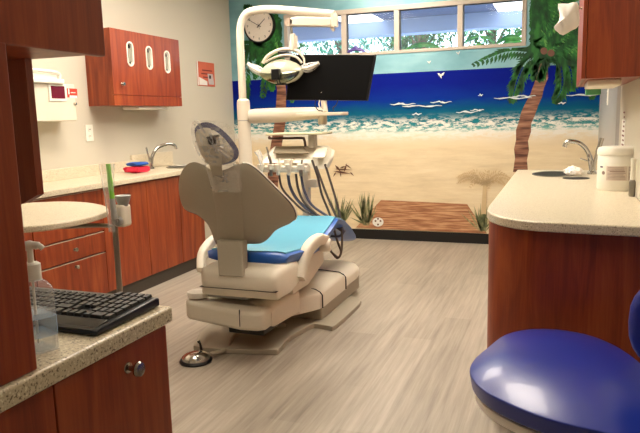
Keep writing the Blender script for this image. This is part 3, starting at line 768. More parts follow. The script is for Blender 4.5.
# sink opening & waste hole
p = at(551, 172, 2, .9)
sk2 = thing('sink', (-.08, 4.6, .9), 'oval steel sink bowl set in right worktop under the faucet', 'sink')
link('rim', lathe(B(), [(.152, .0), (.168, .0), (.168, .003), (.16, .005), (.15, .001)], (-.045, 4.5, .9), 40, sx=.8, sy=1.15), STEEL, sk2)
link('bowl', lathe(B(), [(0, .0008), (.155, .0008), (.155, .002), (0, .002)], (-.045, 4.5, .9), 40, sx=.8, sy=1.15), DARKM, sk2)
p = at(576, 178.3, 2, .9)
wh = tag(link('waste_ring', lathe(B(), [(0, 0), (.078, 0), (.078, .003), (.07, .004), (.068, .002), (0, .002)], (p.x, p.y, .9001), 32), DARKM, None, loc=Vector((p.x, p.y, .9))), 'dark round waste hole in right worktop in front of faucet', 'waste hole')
p = at(592, 174, 2, .9)
bs = Vector((p.x, p.y, .9))
t = thing('faucet', bs, 'curved chrome faucet at right worktop beside white tub', 'faucet')
link('base', lathe(B(), [(0, 0), (.03, 0), (.028, .012), (.02, .02), (.019, .09), (0, .095)], bs, 24), CHROME, t)
pp = [at(px, py, 1, p.y) for px, py in ((592, 171), (590, 158), (586, 149), (580, 143.5), (573, 141.5), (567, 142), (564.5, 147))]
path = smoothpath(pp, 6); link('spout', tube(B(), path, [.017]*8+[.014]*(len(path)-8), 14), CHROME, t)
pp = [at(px, py, 1, p.y-.02) for px, py in ((593, 170), (596, 157), (599, 148), (602, 138))]
path = smoothpath(pp, 5); link('lever', tube(B(), path, [.010]*8+[.014]*(len(path)-8), 12, flat=.6), CHROME, t)
pp = [at(px, py, 1, p.y-.02) for px, py in ((588, 161), (580, 158.5))]
link('pop_up_rod', tube(B(), pp, .004, 8), CHROME, t)
# crumpled tissue
p = at(573.5, 175, 2, .9)
def crumple(name, c, s, label, cat, seed, mt=PAPER):
    rnd = random.Random(seed); bm = B(); ellipsoid(bm, (0, 0, 0), 1, 1, 1, 22, 12)
    for v in bm.verts:
        n_ = v.co.copy(); w = 1+.16*math.sin(8*n_.x+seed)*math.sin(7*n_.y+2*seed)+.1*math.sin(15*n_.z+9*n_.x)+rnd.uniform(-.05, .05)
        v.co = Vector((n_.x*s[0]*w, n_.y*s[1]*w, max(n_.z*w, -.5)*s[2]))
    zmin = min(v.co.z for v in bm.verts)
    for v in bm.verts: v.co += Vector(c)-Vector((0, 0, zmin))
    return tag(link(name, bm, mt, None, loc=Vector(c), ang=30), label, cat)
crumple('crumpled_tissue', (p.x, p.y, .9045), (.055, .07, .034), 'crumpled white tissue at the sink edge on right worktop', 'tissue', 3)
# white wipes tub
p = at(617, 190.5, 2, .9)
tb = Vector((p.x, p.y+.0, .9)); tub_r = .098
tb.y += .055; tb.x += .003
tub = thing('wipes_tub', tb, 'white round tub with printed label on right worktop beside faucet', 'tub')
tr_ = .099
link('tub_body', lathe(B(), [(0, 0), (tr_*.96, 0), (tr_, .006), (tr_, .177), (tr_*.97, .182), (0, .182)], tb, 48), WHITE, tub)
link('lid', lathe(B(), [(0, .182), (tr_*1.02, .182), (tr_*1.03, .188), (tr_*1.03, .206), (tr_*.98, .219), (tr_*.8, .224), (0, .225)], tb, 48), WHITE, tub)
def bandpatch(bm, a0, a1, z0, z1, r_, n_=14):
    va = []
    for k in range(n_+1):
        a_ = math.radians(a0+(a1-a0)*k/n_); d = Vector((math.cos(a_), math.sin(a_), 0))
        va.append([bm.verts.new(tb+d*rr+Vector((0, 0, zz_))) for rr, zz_ in ((r_, z0), (r_, z1), (r_+.0005, z1), (r_+.0005, z0))])
    for a_, b_ in zip(va, va[1:]):
        for j in range(4): bm.faces.new((a_[j], b_[j], b_[(j+1) % 4], a_[(j+1) % 4]))
    bm.faces.new(va[0]); bm.faces.new(va[-1][::-1])
    return bm
LBL = plain('tub_label', (214, 200, 188), .5); INK = plain('tub_ink', (150, 132, 124), .6); INKD = plain('tub_ink_dark', (70, 66, 96), .6)
lb = link('label', bandpatch(bandpatch(B(), 234, 292, .055, .128, tr_+.0003), 295, 330, .055, .128, tr_+.0003), LBL, tub); lb['label'] = 'greyish printed label panels'
bm = B()
for k in range(9):
    z_ = .062+.0072*k
    if k == 5: bandpatch(bm, 244, 286, z_, z_+.005, tr_+.001)
    else: bandpatch(bm, 238, 289-random.uniform(0, 8), z_, z_+.0022, tr_+.001); bandpatch(bm, 297, 326-random.uniform(0, 8), z_, z_+.0022, tr_+.001)
link('print_line', bm, INK, lb)
bm = bandpatch(B(), 210, 221, .118, .126, tr_+.0005)
link('brand_mark', bm, INKD, tub)
bm = B(); a_ = math.radians(224); d = Vector((math.cos(a_), math.sin(a_), 0)); lathe(bm, [(.006, 0), (.0095, 0), (.0095, .0012), (.006, .0012), (.006, 0)], tb+d*tr_+Vector((0, 0, .092)), 20, axis=axis_to(d))
link('round_emblem', bm, INK, tub)
# bottle to the right of tub
p = Vector((.322, 3.36, .9))
sb = thing('lotion_bottle', p, 'narrow white bottle partly hidden behind tub at right wall', 'bottle')
link('bottle_body', lathe(B(), [(0, 0), (.013, 0), (.015, .006), (.015, .07), (.010, .08), (0, .08)], p, 24), STEEL, sb)
link('pump_head', lathe(B(), [(0, .08), (.011, .08), (.011, .17), (.013, .18), (0, .184)], p, 24), WHITE, sb)
# right hanging cabinet
rx0, ry0, ry1, rz0 = .077, 3.3, 4.45, 1.459
ruc = thing('hanging_cabinet', (EXW-.1, ry0, rz0), 'cherry hanging cabinet on right wall above the white tub', 'cabinet')
link('body', bx(rx0+.02, EXW, ry0, ry1, rz0, 2.15), CHERRY, ruc, bevel=.002)
dd = link('door', bx(rx0, rx0+.018, ry0, (ry0+ry1)/2-.002, rz0, 2.15), CHERRY, ruc, bevel=.002)
kp = at(574.5, 51, 0, rx0); knob((rx0, 3.58, kp.z+.02), (-1, 0, 0), dd, .013)
dd = link('door', bx(rx0, rx0+.018, (ry0+ry1)/2+.002, ry1, rz0, 2.15), CHERRY, ruc, bevel=.002)
dsp = thing('towel_dispenser', (.22, 3.6, rz0), 'flat cream dispenser fixed under the right hanging cabinet', 'dispenser')
link('tray', bx(.11, .26, 3.42, 3.9, rz0-.032, rz0), CREAM, dsp, bevel=.008)
gr = thing('green_tray', (.2, 4.05, rz0-.05), 'small green plastic holder under the right hanging cabinet', 'holder')
link('shell', bx(.12, .2, 4.0, 4.12, rz0-.06, rz0), plain('mint_green', (90, 170, 110), .5), gr, bevel=.006)
# paper towel hanging on cabinet door
ptx = rx0-.03
pp = [(558, 4), (568, 4.5), (577, 3), (579, 12), (579, 25), (572, 30), (563, 35), (557, 31), (554, 27), (559, 22), (559.5, 12)]
prt = closed_smooth([tuple(at(px, py, 1, 3.32)) for px, py in pp], 2)
pc = sum((Vector(q) for q in prt), Vector())/len(prt)
bm = pillow([(v.x, v.z) for v in map(Vector, prt)], lambda p2, s: Vector((p2[0], 3.30-.03*(1-s*s)+.012*math.sin(60*p2[0]+40*p2[1]), p2[1])), lambda p2, s: Vector((p2[0], 3.335+.012*math.sin(60*p2[0]+40*p2[1]), p2[1])), (pc.x, pc.z), 6)
tag(link('paper_towel', bm, PAPER, None, loc=pc, ang=50), 'crumpled white paper towel poking out at edge of right hanging cabinet', 'paper towel')
# label strip on right wall
p0, p1 = at(619, 119, 0, EX-.002), at(624, 148, 0, EX-.002)
ls = thing('wall_label', (EX-.001, p0.y, 1.1), 'vertical white label strip stuck on the right wall above tub', 'label')
link('strip', bx(EX-.003, EX-.0005, 4.1, 4.32, .995, at(620, 119, 0, EX).z), PWHITE, ls, smooth=False)
bm = B()
for k in range(11): box(bm, EX-.004, EX-.0031, 4.13, 4.13+random.uniform(.06, .15), 1.02+.027*k, 1.03+.027*k)
link('print_line', bm, plain('label_ink', (120, 70, 70), .6), ls, smooth=False)

# ------------------------------------------------------------------ stool
st = thing('operator_stool', (.0, 1.97, 0), 'glossy royal blue cushioned stool with backrest in front of right base cabinet', 'stool')
sz = .557
op = [(469.5, 365), (474, 352), (487, 341), (505, 328), (530, 322.5), (560, 323), (592, 329), (622, 342), (650, 364), (668, 395), (662, 415), (630, 425), (590, 420), (548, 410), (510, 396), (482, 381)]
sp_ = closed_smooth([tuple(at(px, py, 2, sz))[:2] for px, py in op], 4)
sc_ = sum((Vector(q) for q in sp_), Vector((0, 0)))/len(sp_)
def seat_top(p2, s): return Vector((p2[0], p2[1], sz-.025 + .045*(1-s**2.6) + .0*s))
def seat_bot(p2, s):
    q = sc_ + (Vector(p2)-sc_)*.97
    return Vector((q.x, q.y, sz-.085+.012*s**4))
bm = pillow(sp_, seat_top, seat_bot, sc_, 9)
stc = link('seat_cushion', bm, BLUE, st, sub=1)
md = stc.modifiers.new('b', 'BEVEL'); md.width = .022; md.segments = 3; md.limit_method = 'ANGLE'; md.angle_limit = .9
stc.modifiers.move(1, 0)
bm = B(); q_ = [sc_ + (Vector(q)-sc_)*.93 for q in sp_]
prism(bm, [Vector((q.x, q.y, sz-.112)) for q in q_], (0, 0, .028))
link('seat_pan', bm, WHITE, st, bevel=.004)
link('gas_lift', tube(B(), [(sc_.x, sc_.y, .08), (sc_.x, sc_.y, sz-.11)], .025, 20), STEEL, st)
bm = B()
for k in range(5):
    a_ = 2*PI*k/5+.3; tube(bm, [(sc_.x, sc_.y, .1), (sc_.x+.24*math.cos(a_), sc_.y+.24*math.sin(a_), .07)], [.028, .016], 12)
link('star_base', bm, STEEL, st)
for k in range(5):
    a_ = 2*PI*k/5+.3; c_ = Vector((sc_.x+.24*math.cos(a_), sc_.y+.24*math.sin(a_), .026))
    link('caster', lathe(B(), [(0, -.012), (.024, -.012), (.026, 0), (.024, .012), (0, .012)], c_, 20, axis=axis_to((-math.sin(a_), math.cos(a_), 0))), BLACK, st)
bpx = at(640, 300, 1, 2.0)
bcn = Vector((.385, 1.86, .745))
bm = B(); ellipsoid(bm, (0, 0, 0), 1, 1, 1, 32, 16)
Rb = Matrix.Rotation(math.radians(15), 3, 'Z')
for v in bm.verts:
    q = Vector([math.copysign(abs(w)**.75, w) for w in v.co]); q = Vector((q.x*.2, q.y*.045+.25*(q.x*.2)**2*3, q.z*.145)); v.co = bcn + Rb @ q
BACKC = link('backrest', bm, BLUE, st, ang=80)
link('back_bracket', tube(B(), smoothpath([(sc_.x+.1, sc_.y, sz-.1), (.30, 1.9, sz-.1), (.365, 1.87, sz-.03), (.37, 1.86, .62)], 4), .014, 10), STEEL, st)

# ------------------------------------------------------------------ dental chair
CX = -1.68
dc = thing('dental_chair', (CX, 3.7, 0), 'taupe and blue dental patient chair seen from behind in room centre', 'dental chair')
def P2(pts, z): return [at(px, py, 2, z) for px, py in pts]
bp_ = [(-1.98, 3.12), (-1.9, 3.02), (-1.5, 3.1), (-1.455, 3.14), (-1.475, 3.33), (-1.44, 3.55), (-1.41, 3.60), (-1.32, 3.585), (-1.285, 3.62), (-1.28, 4.1), (-1.32, 4.22), (-1.42, 4.3), (-1.6, 4.6), (-1.95, 4.6), (-2.05, 4.2), (-2.06, 3.4)]
cs = closed_smooth([(x, y) for x, y in bp_], 3)
link('base_plate', prism(B(), [Vector((p[0], p[1], .001)) for p in cs], (0, 0, .03)), TAUPE, dc, bevel=.01)
# floor-side lift body (foot cover) two stepped covers with a rounded crown
def loft(bm, sections):
    """sections: lists of 3D points, same count, joined in order and capped"""
    R = [[bm.verts.new(p) for p in s] for s in sections]; n_ = len(R[0])
    for a_, b_ in zip(R, R[1:]):
        for k in range(n_): bm.faces.new((a_[k], a_[(k+1) % n_], b_[(k+1) % n_], b_[k]))
    bm.faces.new(R[0][::-1]); bm.faces.new(R[-1]); return bm
def sect(x0, x1, y, z0, z1, cr, tilt=0, n_=5):
    pts = []
    for cx_, cz_, a0 in ((x1-cr, z1-cr, 0), (x0+cr, z1-cr, 90), (x0+cr*.4, z0+cr*.4, 180), (x1-cr*.4, z0+cr*.4, 270)):
        r_ = cr if a0 < 100 else cr*.4
        for k in range(n_):
            a_ = math.radians(a0+90*k/(n_-1)); pts.append(Vector((cx_+r_*math.cos(a_), y+tilt*(cx_+r_*math.cos(a_)-x0), cz_+r_*math.sin(a_))))
    return pts
def cover(name, foot, levels, mt, cxy):
    """rounded cover: footprint rings at (height, scale about cxy)"""
    ring = closed_smooth(foot, 1); bm = B(); prev = None
    for z_, s_ in levels:
        cur = [bm.verts.new((cxy[0]+(p[0]-cxy[0])*s_, cxy[1]+(p[1]-cxy[1])*s_, z_)) for p in ring]
        if prev:
            for k in range(len(cur)): j = (k+1) % len(cur); bm.faces.new((prev[k], prev[j], cur[j], cur[k]))
        else: bm.faces.new(cur[::-1])
        prev = cur
    bm.faces.new(prev); return link(name, bm, mt, dc, ang=35)
fa = [(-1.95, 3.36), (-1.60, 3.36), (-1.55, 3.385), (-1.43, 3.575), (-1.395, 3.64), (-1.385, 3.70), (-1.385, 4.118), (-1.95, 4.118)]
cover('base_cover', fa, [(.115, .985), (.12, 1), (.205, 1), (.217, .985), (.235, .90), (.255, .7), (.262, .4)], CREAM, (-1.67, 3.85))
for y_ in (3.655, 4.124):
    link('cover_seam', tube(B(), [(x, y_, z_) for x, z_ in ((-1.383, .12), (-1.383, .204), (-1.398, .222), (-1.43, .238), (-1.55, .246), (-1.85, .246))], .004, 8), DARKM, dc)
fb = [(-1.95, 4.13), (-1.378, 4.13), (-1.375, 4.35), (-1.39, 4.47), (-1.44, 4.56), (-1.52, 4.6), (-1.82, 4.6), (-1.93, 4.5)]
cover('foot_cover', fb, [(.135, .985), (.14, 1), (.185, 1), (.2, .975), (.222, .88), (.238, .65), (.245, .3)], CREAM, (-1.67, 4.2))
link('base_skirt', bx(-1.9, -1.40, 3.68, 4.5, .028, .14), TAUPE, dc, bevel=.012)
# lift arm body going transverse, nearer the camera
link('lift_body', loft(B(), [sect(-1.65, -1.475, y, z0, z1, .03, .0) for y, z0, z1 in ((3.1, .17, .27), (3.14, .155, .288), (3.5, .13, .285))]), CREAM, dc, ang=50)
bm = B()
o5 = [(-1.985, 3.03), (-1.95, 2.99), (-1.62, 2.99), (-1.52, 3.0), (-1.48, 3.03), (-1.475, 3.35), (-1.98, 3.35)]
prism(bm, [Vector((x, y, .20 if i in (0, 1, 6) else .165)) for i, (x, y) in enumerate(o5)], (0, 0, .108))
link('arm_housing', bm, CREAM, dc, bevel=.02)
link('housing_line', bx(-1.62, -1.617, 2.9865, 2.995, .19, .285), DARKM, dc, smooth=False)
link('housing_underside', bx(-1.72, -1.50, 3.04, 3.45, .13, .17), DARKM, dc, bevel=.008)
pdp = at(198, 294, 2, .345)
link('round_pad', lathe(B(), [(0, 0), (.058, 0), (.062, .008), (.060, .03), (.044, .036), (0, .036)], (-1.925, 3.07, .315), 32, sy=.9), WHITE, dc)
link('linkage', bx(-1.86, -1.6, 3.06, 3.3, .32, .36), GREYP, dc, bevel=.01)
# upper carriage under the seat
bm = B()
us = [(202.5, 282), (207, 268), (218, 263), (250, 271), (276, 275), (283, 284), (284, 296), (270, 304), (262, 297), (236, 294), (204, 291)]
def carr(y, x0, x1, z0, z1, cr): return sect(x0, x1, y, z0, z1, cr)
link('seat_carriage', loft(B(), [carr(3.0, -1.84, -1.42, .39, .47, .03), carr(3.03, -1.87, -1.395, .345, .505, .04), carr(3.2, -1.88, -1.39, .345, .515, .04), carr(3.32, -1.86, -1.40, .36, .51, .04)]), CREAM, dc, ang=50)
link('seat_shell', loft(B(), [carr(3.3, -1.86, -1.43, .30, .475, .03), carr(3.6, -1.86, -1.45, .28, .46, .03), carr(3.95, -1.84, -1.48, .34, .47, .03)]), CREAM, dc, ang=50)
link('shell_seam', loft(B(), [carr(3.325, -1.862, -1.405, .355, .50, .04), carr(3.332, -1.862, -1.405, .355, .50, .04)]), DARKM, dc, smooth=False)
link('carriage_seam', bx(-1.865, -1.398, 2.997, 3.2, .395, .398), DARKM, dc, smooth=False)
for x in (-1.8, -1.6): link('screw', lathe(B(), [(0, 0), (.006, 0), (.005, .003), (0, .003)], (x, 3.02, .37), 12, axis=axis_to((0, -1, 0))), DARKM, dc)
# seat upholstery: curved slab lofted along y
def seat_sec(y, xc, hw, zt, th, dish=.02):
    pts = []; n_ = 10
    for k in range(n_+1):
        u = -1+2*k/n_; pts.append(Vector((xc+hw*u, y, zt-.03*abs(u)**6-dish*(1-abs(u)**2.5))))
    for k in range(n_+1):
        u = 1-2*k/n_; pts.append(Vector((xc+hw*.93*u, y, zt-th+.015*abs(u)**4)))
    return pts
ss = [(3.16, -1.66, .235, .555, .05), (3.2, -1.66, .262, .585, .09), (3.4, -1.65, .27, .572, .10), (3.65, -1.64, .265, .578, .10), (3.85, -1.63, .25, .62, .10), (4.0, -1.62, .235, .665, .10), (4.15, -1.61, .22, .63, .09), (4.32, -1.6, .2, .55, .08), (4.48, -1.6, .18, .47, .07), (4.56, -1.6, .16, .43, .06), (4.6, -1.6, .13, .41, .03)]
link('seat_cushion', loft(B(), [seat_sec(*s) for s in ss]), SEATB, dc, ang=70)
def top_sec(y, xc, hw, zt, dish=.02):
    pts = []; n_ = 10
    for k in range(n_+1):
        u = (-1+2*k/n_)*.9; pts.append(Vector((xc+hw*u, y, zt-.03*abs(u)**6-dish*(1-abs(u)**2.5)+.006)))
    return pts + [p-Vector((0, 0, .012)) for p in pts[::-1]]
lb = link('seat_glare', loft(B(), [top_sec(s[0], s[1], s[2], s[3]) for s in ss[1:8]]), SEATL, dc, ang=70); lb['label'] = 'light blue glare layer on the seat top'  # thin pale sheet over the cushion, glare put into its colour
# arm rests
def armrest(pts, w, yoff):
    path = smoothpath(pts, 6); n_ = len(path)
    return path
def strap(path, wx, th, mt=CREAM, taper=None):
    """flat bar: wide across the sweep plane, ends rounded"""
    bm = B(); secs = []; n_ = len(path)
    for i, (p, r_, u_) in enumerate(frames(path)):
        s = (taper(i/(n_-1)) if taper else 1)
        ring = []
        for k in range(16):
            a_ = 2*PI*k/16; c_, s_ = math.cos(a_), math.sin(a_)
            ring.append(p + r_*math.copysign(abs(c_)**.6, c_)*wx*s + u_*math.copysign(abs(s_)**.6, s_)*th*s)
        secs.append(ring)
    return loft(bm, secs)
yR = 3.48
pr_ = [at(300.5, 279, 1, 3.32), at(303, 262, 1, 3.38), at(309, 248, 1, 3.45), at(318, 240, 1, 3.55), at(326, 239.5, 1, 3.68)]
tp = lambda t_: .55+.45*math.sin(PI*min(1, max(0, t_*.8+.18)))
path = smoothpath(pr_, 6)
link('armrest', strap(path, .032, .048, taper=tp), CREAM, dc, ang=60)
e_ = at(325, 245, 1, 3.68)
link('armrest_pivot', lathe(B(), [(0, -.035), (.038, -.035), (.042, -.028), (.042, .028), (.038, .035), (0, .035)], e_, 24, axis=axis_to((1, .25, 0))), CREAM, dc)
link('armrest_inner', lathe(B(), [(0, 0), (.03, 0), (.03, .03), (0, .03)], e_-Vector((.065, .015, .005)), 20, axis=axis_to((1, .25, 0))), plain('brown_knob', (104, 84, 70), .5), dc)
pl_ = [at(200.5, 270, 1, 3.28), at(202, 256, 1, 3.34), at(207, 247, 1, 3.4), at(213.5, 240, 1, 3.46), at(220, 236, 1, 3.55)]
link('armrest', strap(smoothpath(pl_, 6), .028, .038, taper=tp), CREAM, dc, ang=60)
# backrest shell
def surfy(z): return 3.17 - .42*(z-.62)
def onback(px, py, off=0.0, curve=.55):
    d = ray(px, py); lo, hi = 2.0/d.y, 4.5/d.y
    def g(t_):
        p = EYE + d*t_; return p.y - (surfy(p.z) + curve*(p.x-CX)**2 + off)
    for _ in range(40):
        mid = (lo+hi)/2
        if g(mid) > 0: hi = mid
        else: lo = mid
    return EYE + d*lo
bo = [(181.5, 172), (187, 164.5), (195, 162), (204, 165), (212, 170), (224, 170), (235, 165), (245, 163.5), (254, 168), (264, 177), (278, 191), (288, 201), (293.5, 209), (295.5, 217), (291, 223), (282, 227), (275, 231), (268, 239), (260, 243.5), (246, 244), (232, 246), (219, 246), (214, 240), (211, 231), (206, 222), (197, 214.5), (188, 211), (182.5, 206), (179, 193), (179, 181)]
bo = [tuple(v) for v in closed_smooth(bo, 3)]
BC = (232, 203)
bm = pillow(bo, lambda p, s: onback(p[0], p[1], -.028*(1-s**5)), lambda p, s: onback(p[0], p[1], .02), BC, 9)
link('backrest_shell', bm, TAUPE, dc, ang=60)
def grow(pts, c, f, dx=0, dy=0): return [(c[0]+(p[0]-c[0])*f+dx, c[1]+(p[1]-c[1])*f+dy) for p in pts]
cush = [(p[0]+(1.6 if p[0] > 240 and p[1] < 222 else 0), p[1]-(1.0 if p[0] > 240 else -.6)) for p in grow(bo, BC, .993)]
bm = pillow(cush, lambda p, s: onback(p[0], p[1], .022), lambda p, s: onback(p[0], p[1], .075-.03*s**6), BC, 7)
link('backrest_cushion', bm, NAVY, dc, ang=60)
# thin white piping on the rim (right side)
rim = [onback(p[0]+1.2, p[1]-.8, .022) for p in bo if p[0] > 240 and p[1] < 222]
link('piping', tube(B(), rim, .004, 8), WHITE, dc)
# spine column
spn = [(207, 171), (213, 171), (226, 171), (237, 171), (239.5, 185), (241.5, 200), (243, 215), (243.5, 232), (243.5, 246), (230, 247), (217, 246), (217.5, 232), (216.5, 215), (214, 200), (211, 185)]
spn = [tuple(v) for v in closed_smooth(spn, 2)]
bm = pillow(spn, lambda p, s: onback(p[0], p[1], -.04+.010*s**4), lambda p, s: onback(p[0], p[1], -.005), (229, 208), 6)
link('spine_cover', bm, TAUPE, dc, ang=40)
a_ = at(217, 240, 1, 3.10); b_ = at(243.5, 240, 1, 3.10); zb = at(230, 273, 1, 3.06).z
bm = B(); prism(bm, [Vector((a_.x, 3.09, a_.z+.0)), Vector((b_.x, 3.09, a_.z)), Vector((at(243, 272, 1, 2.985).x, 2.985, zb)), Vector((at(218, 272, 1, 2.985).x, 2.985, zb))][::1], (0, .06, 0))
link('back_stem', bm, TAUPE, dc, bevel=.008)
# headrest
def onhead(px, py, off=0.): 
    d = ray(px, py); t_ = 1; lo, hi = 1.5/d.y, 4/d.y
    for _ in range(40):
        mid = (lo+hi)/2; p = EYE+d*mid
        if p.y - (2.96 - .35*(p.z-1.07) + .8*(p.x+1.70)**2 + off) > 0: hi = mid
        else: lo = mid
    return EYE + d*lo
ho = [(194.5, 131), (197, 125.5), (203, 122.5), (211, 123), (220, 128), (229, 136), (236.5, 146), (239, 153), (237, 159), (231, 163), (222, 165), (213, 165.5), (207, 163), (202, 155), (197, 144)]
hO = [tuple(v) for v in closed_smooth(ho, 3)]; HC = (215, 146)
link('headrest_cushion', pillow(hO, lambda p, s: onhead(p[0], p[1], .0+.01*s), lambda p, s: onhead(p[0], p[1], .08-.04*s**4), HC, 6), NAVY, dc, ang=60)
hI = grow(hO, (212, 150), .86, -1.5, 1.5)
link('headrest_shell', pillow(hI, lambda p, s: onhead(p[0], p[1], -.035*(1-s**3)-.004), lambda p, s: onhead(p[0], p[1], .004), (211, 150), 6), TAUPE, dc, ang=60)
hb_ = [(207, 134), (219, 134), (221, 145), (222, 164), (223, 176), (212, 176), (208, 160), (206, 146)]
link('headrest_bracket', pillow(hb_, lambda p, s: onhead(p[0], p[1], -.055), lambda p, s: onhead(p[0], p[1], -.02), (214, 154), 2), TAUPE, dc, bevel=.005)
pk = onhead(212.5, 141, -.056)
link('bracket_knob', lathe(B(), [(0, 0), (.022, 0), (.02, .012), (0, .014)], pk, 20, axis=axis_to((0, -1, 0))), DARKM, dc)
bm = B(); tube(bm, [onhead(207, 138, -.06), onhead(219, 135.5, -.06)], .006, 8)
link('bracket_bar', bm, DARKM, dc)
# clear film over head rest and over the upper back
rnd = random.Random(4)
def crinkle(outl, fn, c, K=8, amp=.006):
    bm = B(); N = len(outl); cc_ = Vector(c)
    cv = bm.verts.new(fn(cc_[0], cc_[1], -amp)); rings = []
    for j in range(1, K+1):
        s = j/K
        rings.append([bm.verts.new(fn(*(cc_+(Vector(p)-cc_)*s), rnd.uniform(-amp, amp))) for p in outl])
    for k in range(N): bm.faces.new((cv, rings[0][k], rings[0][(k+1) % N]))
    for a_, b_ in zip(rings, rings[1:]):
        for k in range(N): bm.faces.new((a_[k], b_[k], b_[(k+1) % N], a_[(k+1) % N]))
    return bm
fo = [(192, 123), (203, 120.5), (222, 122), (232, 128), (239, 140), (240, 156), (238, 165), (222, 166), (208, 164), (199, 156), (192, 140)]
link('headrest_film', crinkle([tuple(v) for v in closed_smooth(fo, 3)], lambda x, y, o: onhead(x, y, -.07+o*1.6), (214, 146)), CLEAR, dc, ang=15)
fo = [(205, 162), (222, 164), (238, 162), (240, 175), (241.5, 191), (228, 192), (213, 191), (208, 176)]
link('backrest_film', crinkle([tuple(v) for v in closed_smooth(fo, 3)], lambda x, y, o: onback(x, y, -.062+o), (225, 177), 6, .005), CLEAR, dc, ang=15)

# foot control
fc = at(196, 358, 2, .02)
ft = thing('foot_control', (fc.x, fc.y, 0), 'round chrome foot control pedal on floor at foot of dental chair', 'foot pedal')
link('rubber_base', lathe(B(), [(0, .0), (.086, .0), (.09, .008), (.082, .018), (0, .018)], (fc.x, fc.y, .001), 36), BLACK, ft)
link('chrome_dome', lathe(B(), [(0, .018), (.078, .018), (.076, .03), (.055, .045), (.025, .052), (0, .054)], (fc.x, fc.y, .001), 36), CHROME, ft)
link('lever', tube(B(), [(fc.x+.01, fc.y+.045, .05), (fc.x+.0, fc.y+.05, .085), (fc.x-.01, fc.y+.05, .10)], [.008, .006, .009], 10), DARKM, ft)
link('hose', tube(B(), smoothpath([(fc.x+.06, fc.y+.05, .03), (fc.x+.1, fc.y+.18, .02), (fc.x+.06, fc.y+.35, .045), (fc.x+.17, fc.y+.5, .06), (fc.x+.3, fc.y+.55, .06)], 6), .012, 10), TAUPE, ft)

# ------------------------------------------------------------------ light post and operating lamp
PY = 4.45
def a4(px, py, y=PY): return at(px, py, 1, y)
pst = a4(243.3, 160)
PX = a4(244.5, 130).x
lp = thing('operating_light', (PX, PY, 0), 'overhead dental operating lamp on a curved cream post above the chair', 'dental lamp')
zc = a4(244, 99).z
link('post', lathe(B(), [(0, 0), (.05, 0), (.05, zc-.03), (.047, zc-.012), (.035, zc), (0, zc+.002)], (PX, PY, 0), 32), LAMPW, lp)
link('post_ring', lathe(B(), [(.0, a4(244, 121).z), (.0515, a4(244, 121).z), (.0515, a4(244, 121).z+.006), (0, a4(244, 121).z+.006)], (PX, PY, 0), 32), GREYP, lp)
tz = a4(262, 10).z
p3 = a4(333, 15.5)
boom = smoothpath([(PX-.004, PY, zc-.02), (PX-.004, PY, zc+.25), (PX-.004, PY, tz-.22), (PX+.005, PY, tz-.10), (PX+.045, PY, tz-.028), (PX+.12, PY, tz), (PX+.3, PY, tz-.006), (p3.x-.03, PY, p3.z+.012), (p3.x, PY, p3.z), (p3.x+.008, PY, p3.z-.025), (p3.x+.008, PY, p3.z-.08)], 6)
link('boom', tube(B(), boom, .029, 18), LAMPW, lp)
# lower spring arm
q0, q1 = a4(290, 22.5), a4(333, 22)
link('spring_arm', loft(B(), [[Vector((x, PY+yy, z+zz_)) for yy, zz_ in ((-.03, -.03*s), (.03, -.03*s), (.03, .032*s), (-.03, .032*s))] for x, z, s in ((q0.x, q0.z, .9), (q0.x+.06, q0.z, 1.1), (q1.x-.04, q1.z, 1.1), (q1.x, q1.z, .9))]), LAMPW, lp, bevel=.012)
link('arm_end_knuckle', lathe(B(), [(0, -.03), (.03, -.03), (.03, .03), (0, .03)], q0+Vector((0, 0, 0)), 24, axis=axis_to((0, -1, 0))), plain('knuckle', (170, 150, 132), .4), lp)
link('arm_end_tip', tube(B(), [a4(331, 27), a4(334, 30.5)], .012, 10), LAMPW, lp)
n0, n1 = a4(291, 27), a4(293, 49)
link('drop_rod', tube(B(), [n0, a4(292, 35)], .010, 12), STEEL, lp)
link('drop_tube', tube(B(), [a4(292.5, 34), a4(293, 40), a4(292, 50)], [.021, .024, .027], 16), LAMPW, lp)
link('drop_knob', tube(B(), [a4(296, 36), a4(297, 48)], .010, 10), LAMPW, lp)
# lamp head yoke ring: an arch over the head
yk = [a4(263, 63), a4(268, 56), a4(278, 50.5), a4(289, 49), a4(298, 51.5), a4(304, 58), a4(305, 64)]
link('yoke', tube(B(), smoothpath(yk, 5), .014, 12), LAMPW, lp)
yk = [a4(266, 62, PY-.05), a4(276, 57, PY-.07), a4(286, 55, PY-.07), a4(296, 57, PY-.06), a4(302, 63, PY-.04)]
link('inner_yoke', tube(B(), smoothpath(yk, 5), .008, 12), LAMPW, lp)
link('ballast', bx(a4(279, 50).x, a4(288, 50).x, PY-.03, PY+.03, a4(283, 57.5).z, a4(283, 51.5).z), BLACK, lp, bevel=.006)
# reflector head : lens-shaped shell
hc_ = a4(283.5, 71)
RX = (a4(304, 70).x-a4(263, 70).x)/2
RZ = (a4(284, 60).z-a4(284, 85).z)/2
hcn = Vector((a4(283.7, 72.3).x, PY-.03, a4(283.7, 72.3).z))
def almond(s=1, n_=36, up=1, dn=1):
    return [(RX*s*math.cos(2*PI*k/n_), (RZ*s*(up if math.sin(2*PI*k/n_) > 0 else dn))*math.copysign(abs(math.sin(2*PI*k/n_))**1.35, math.sin(2*PI*k/n_))) for k in range(n_)]
al = almond()
bm = pillow(al, lambda p, s: hcn+Vector((p[0], -.02-.06*(1-s**2.2), p[1])), lambda p, s: hcn+Vector((p[0], .02+.03*(1-s**2), p[1])), (0, 0), 8)
link('lamp_housing', bm, plain('lamp_gloss', (186, 182, 160), .12), lp, ang=60)
REFL = plain('reflector', (140, 142, 118), .12, metal=.9, bump=.3, bscale=90)
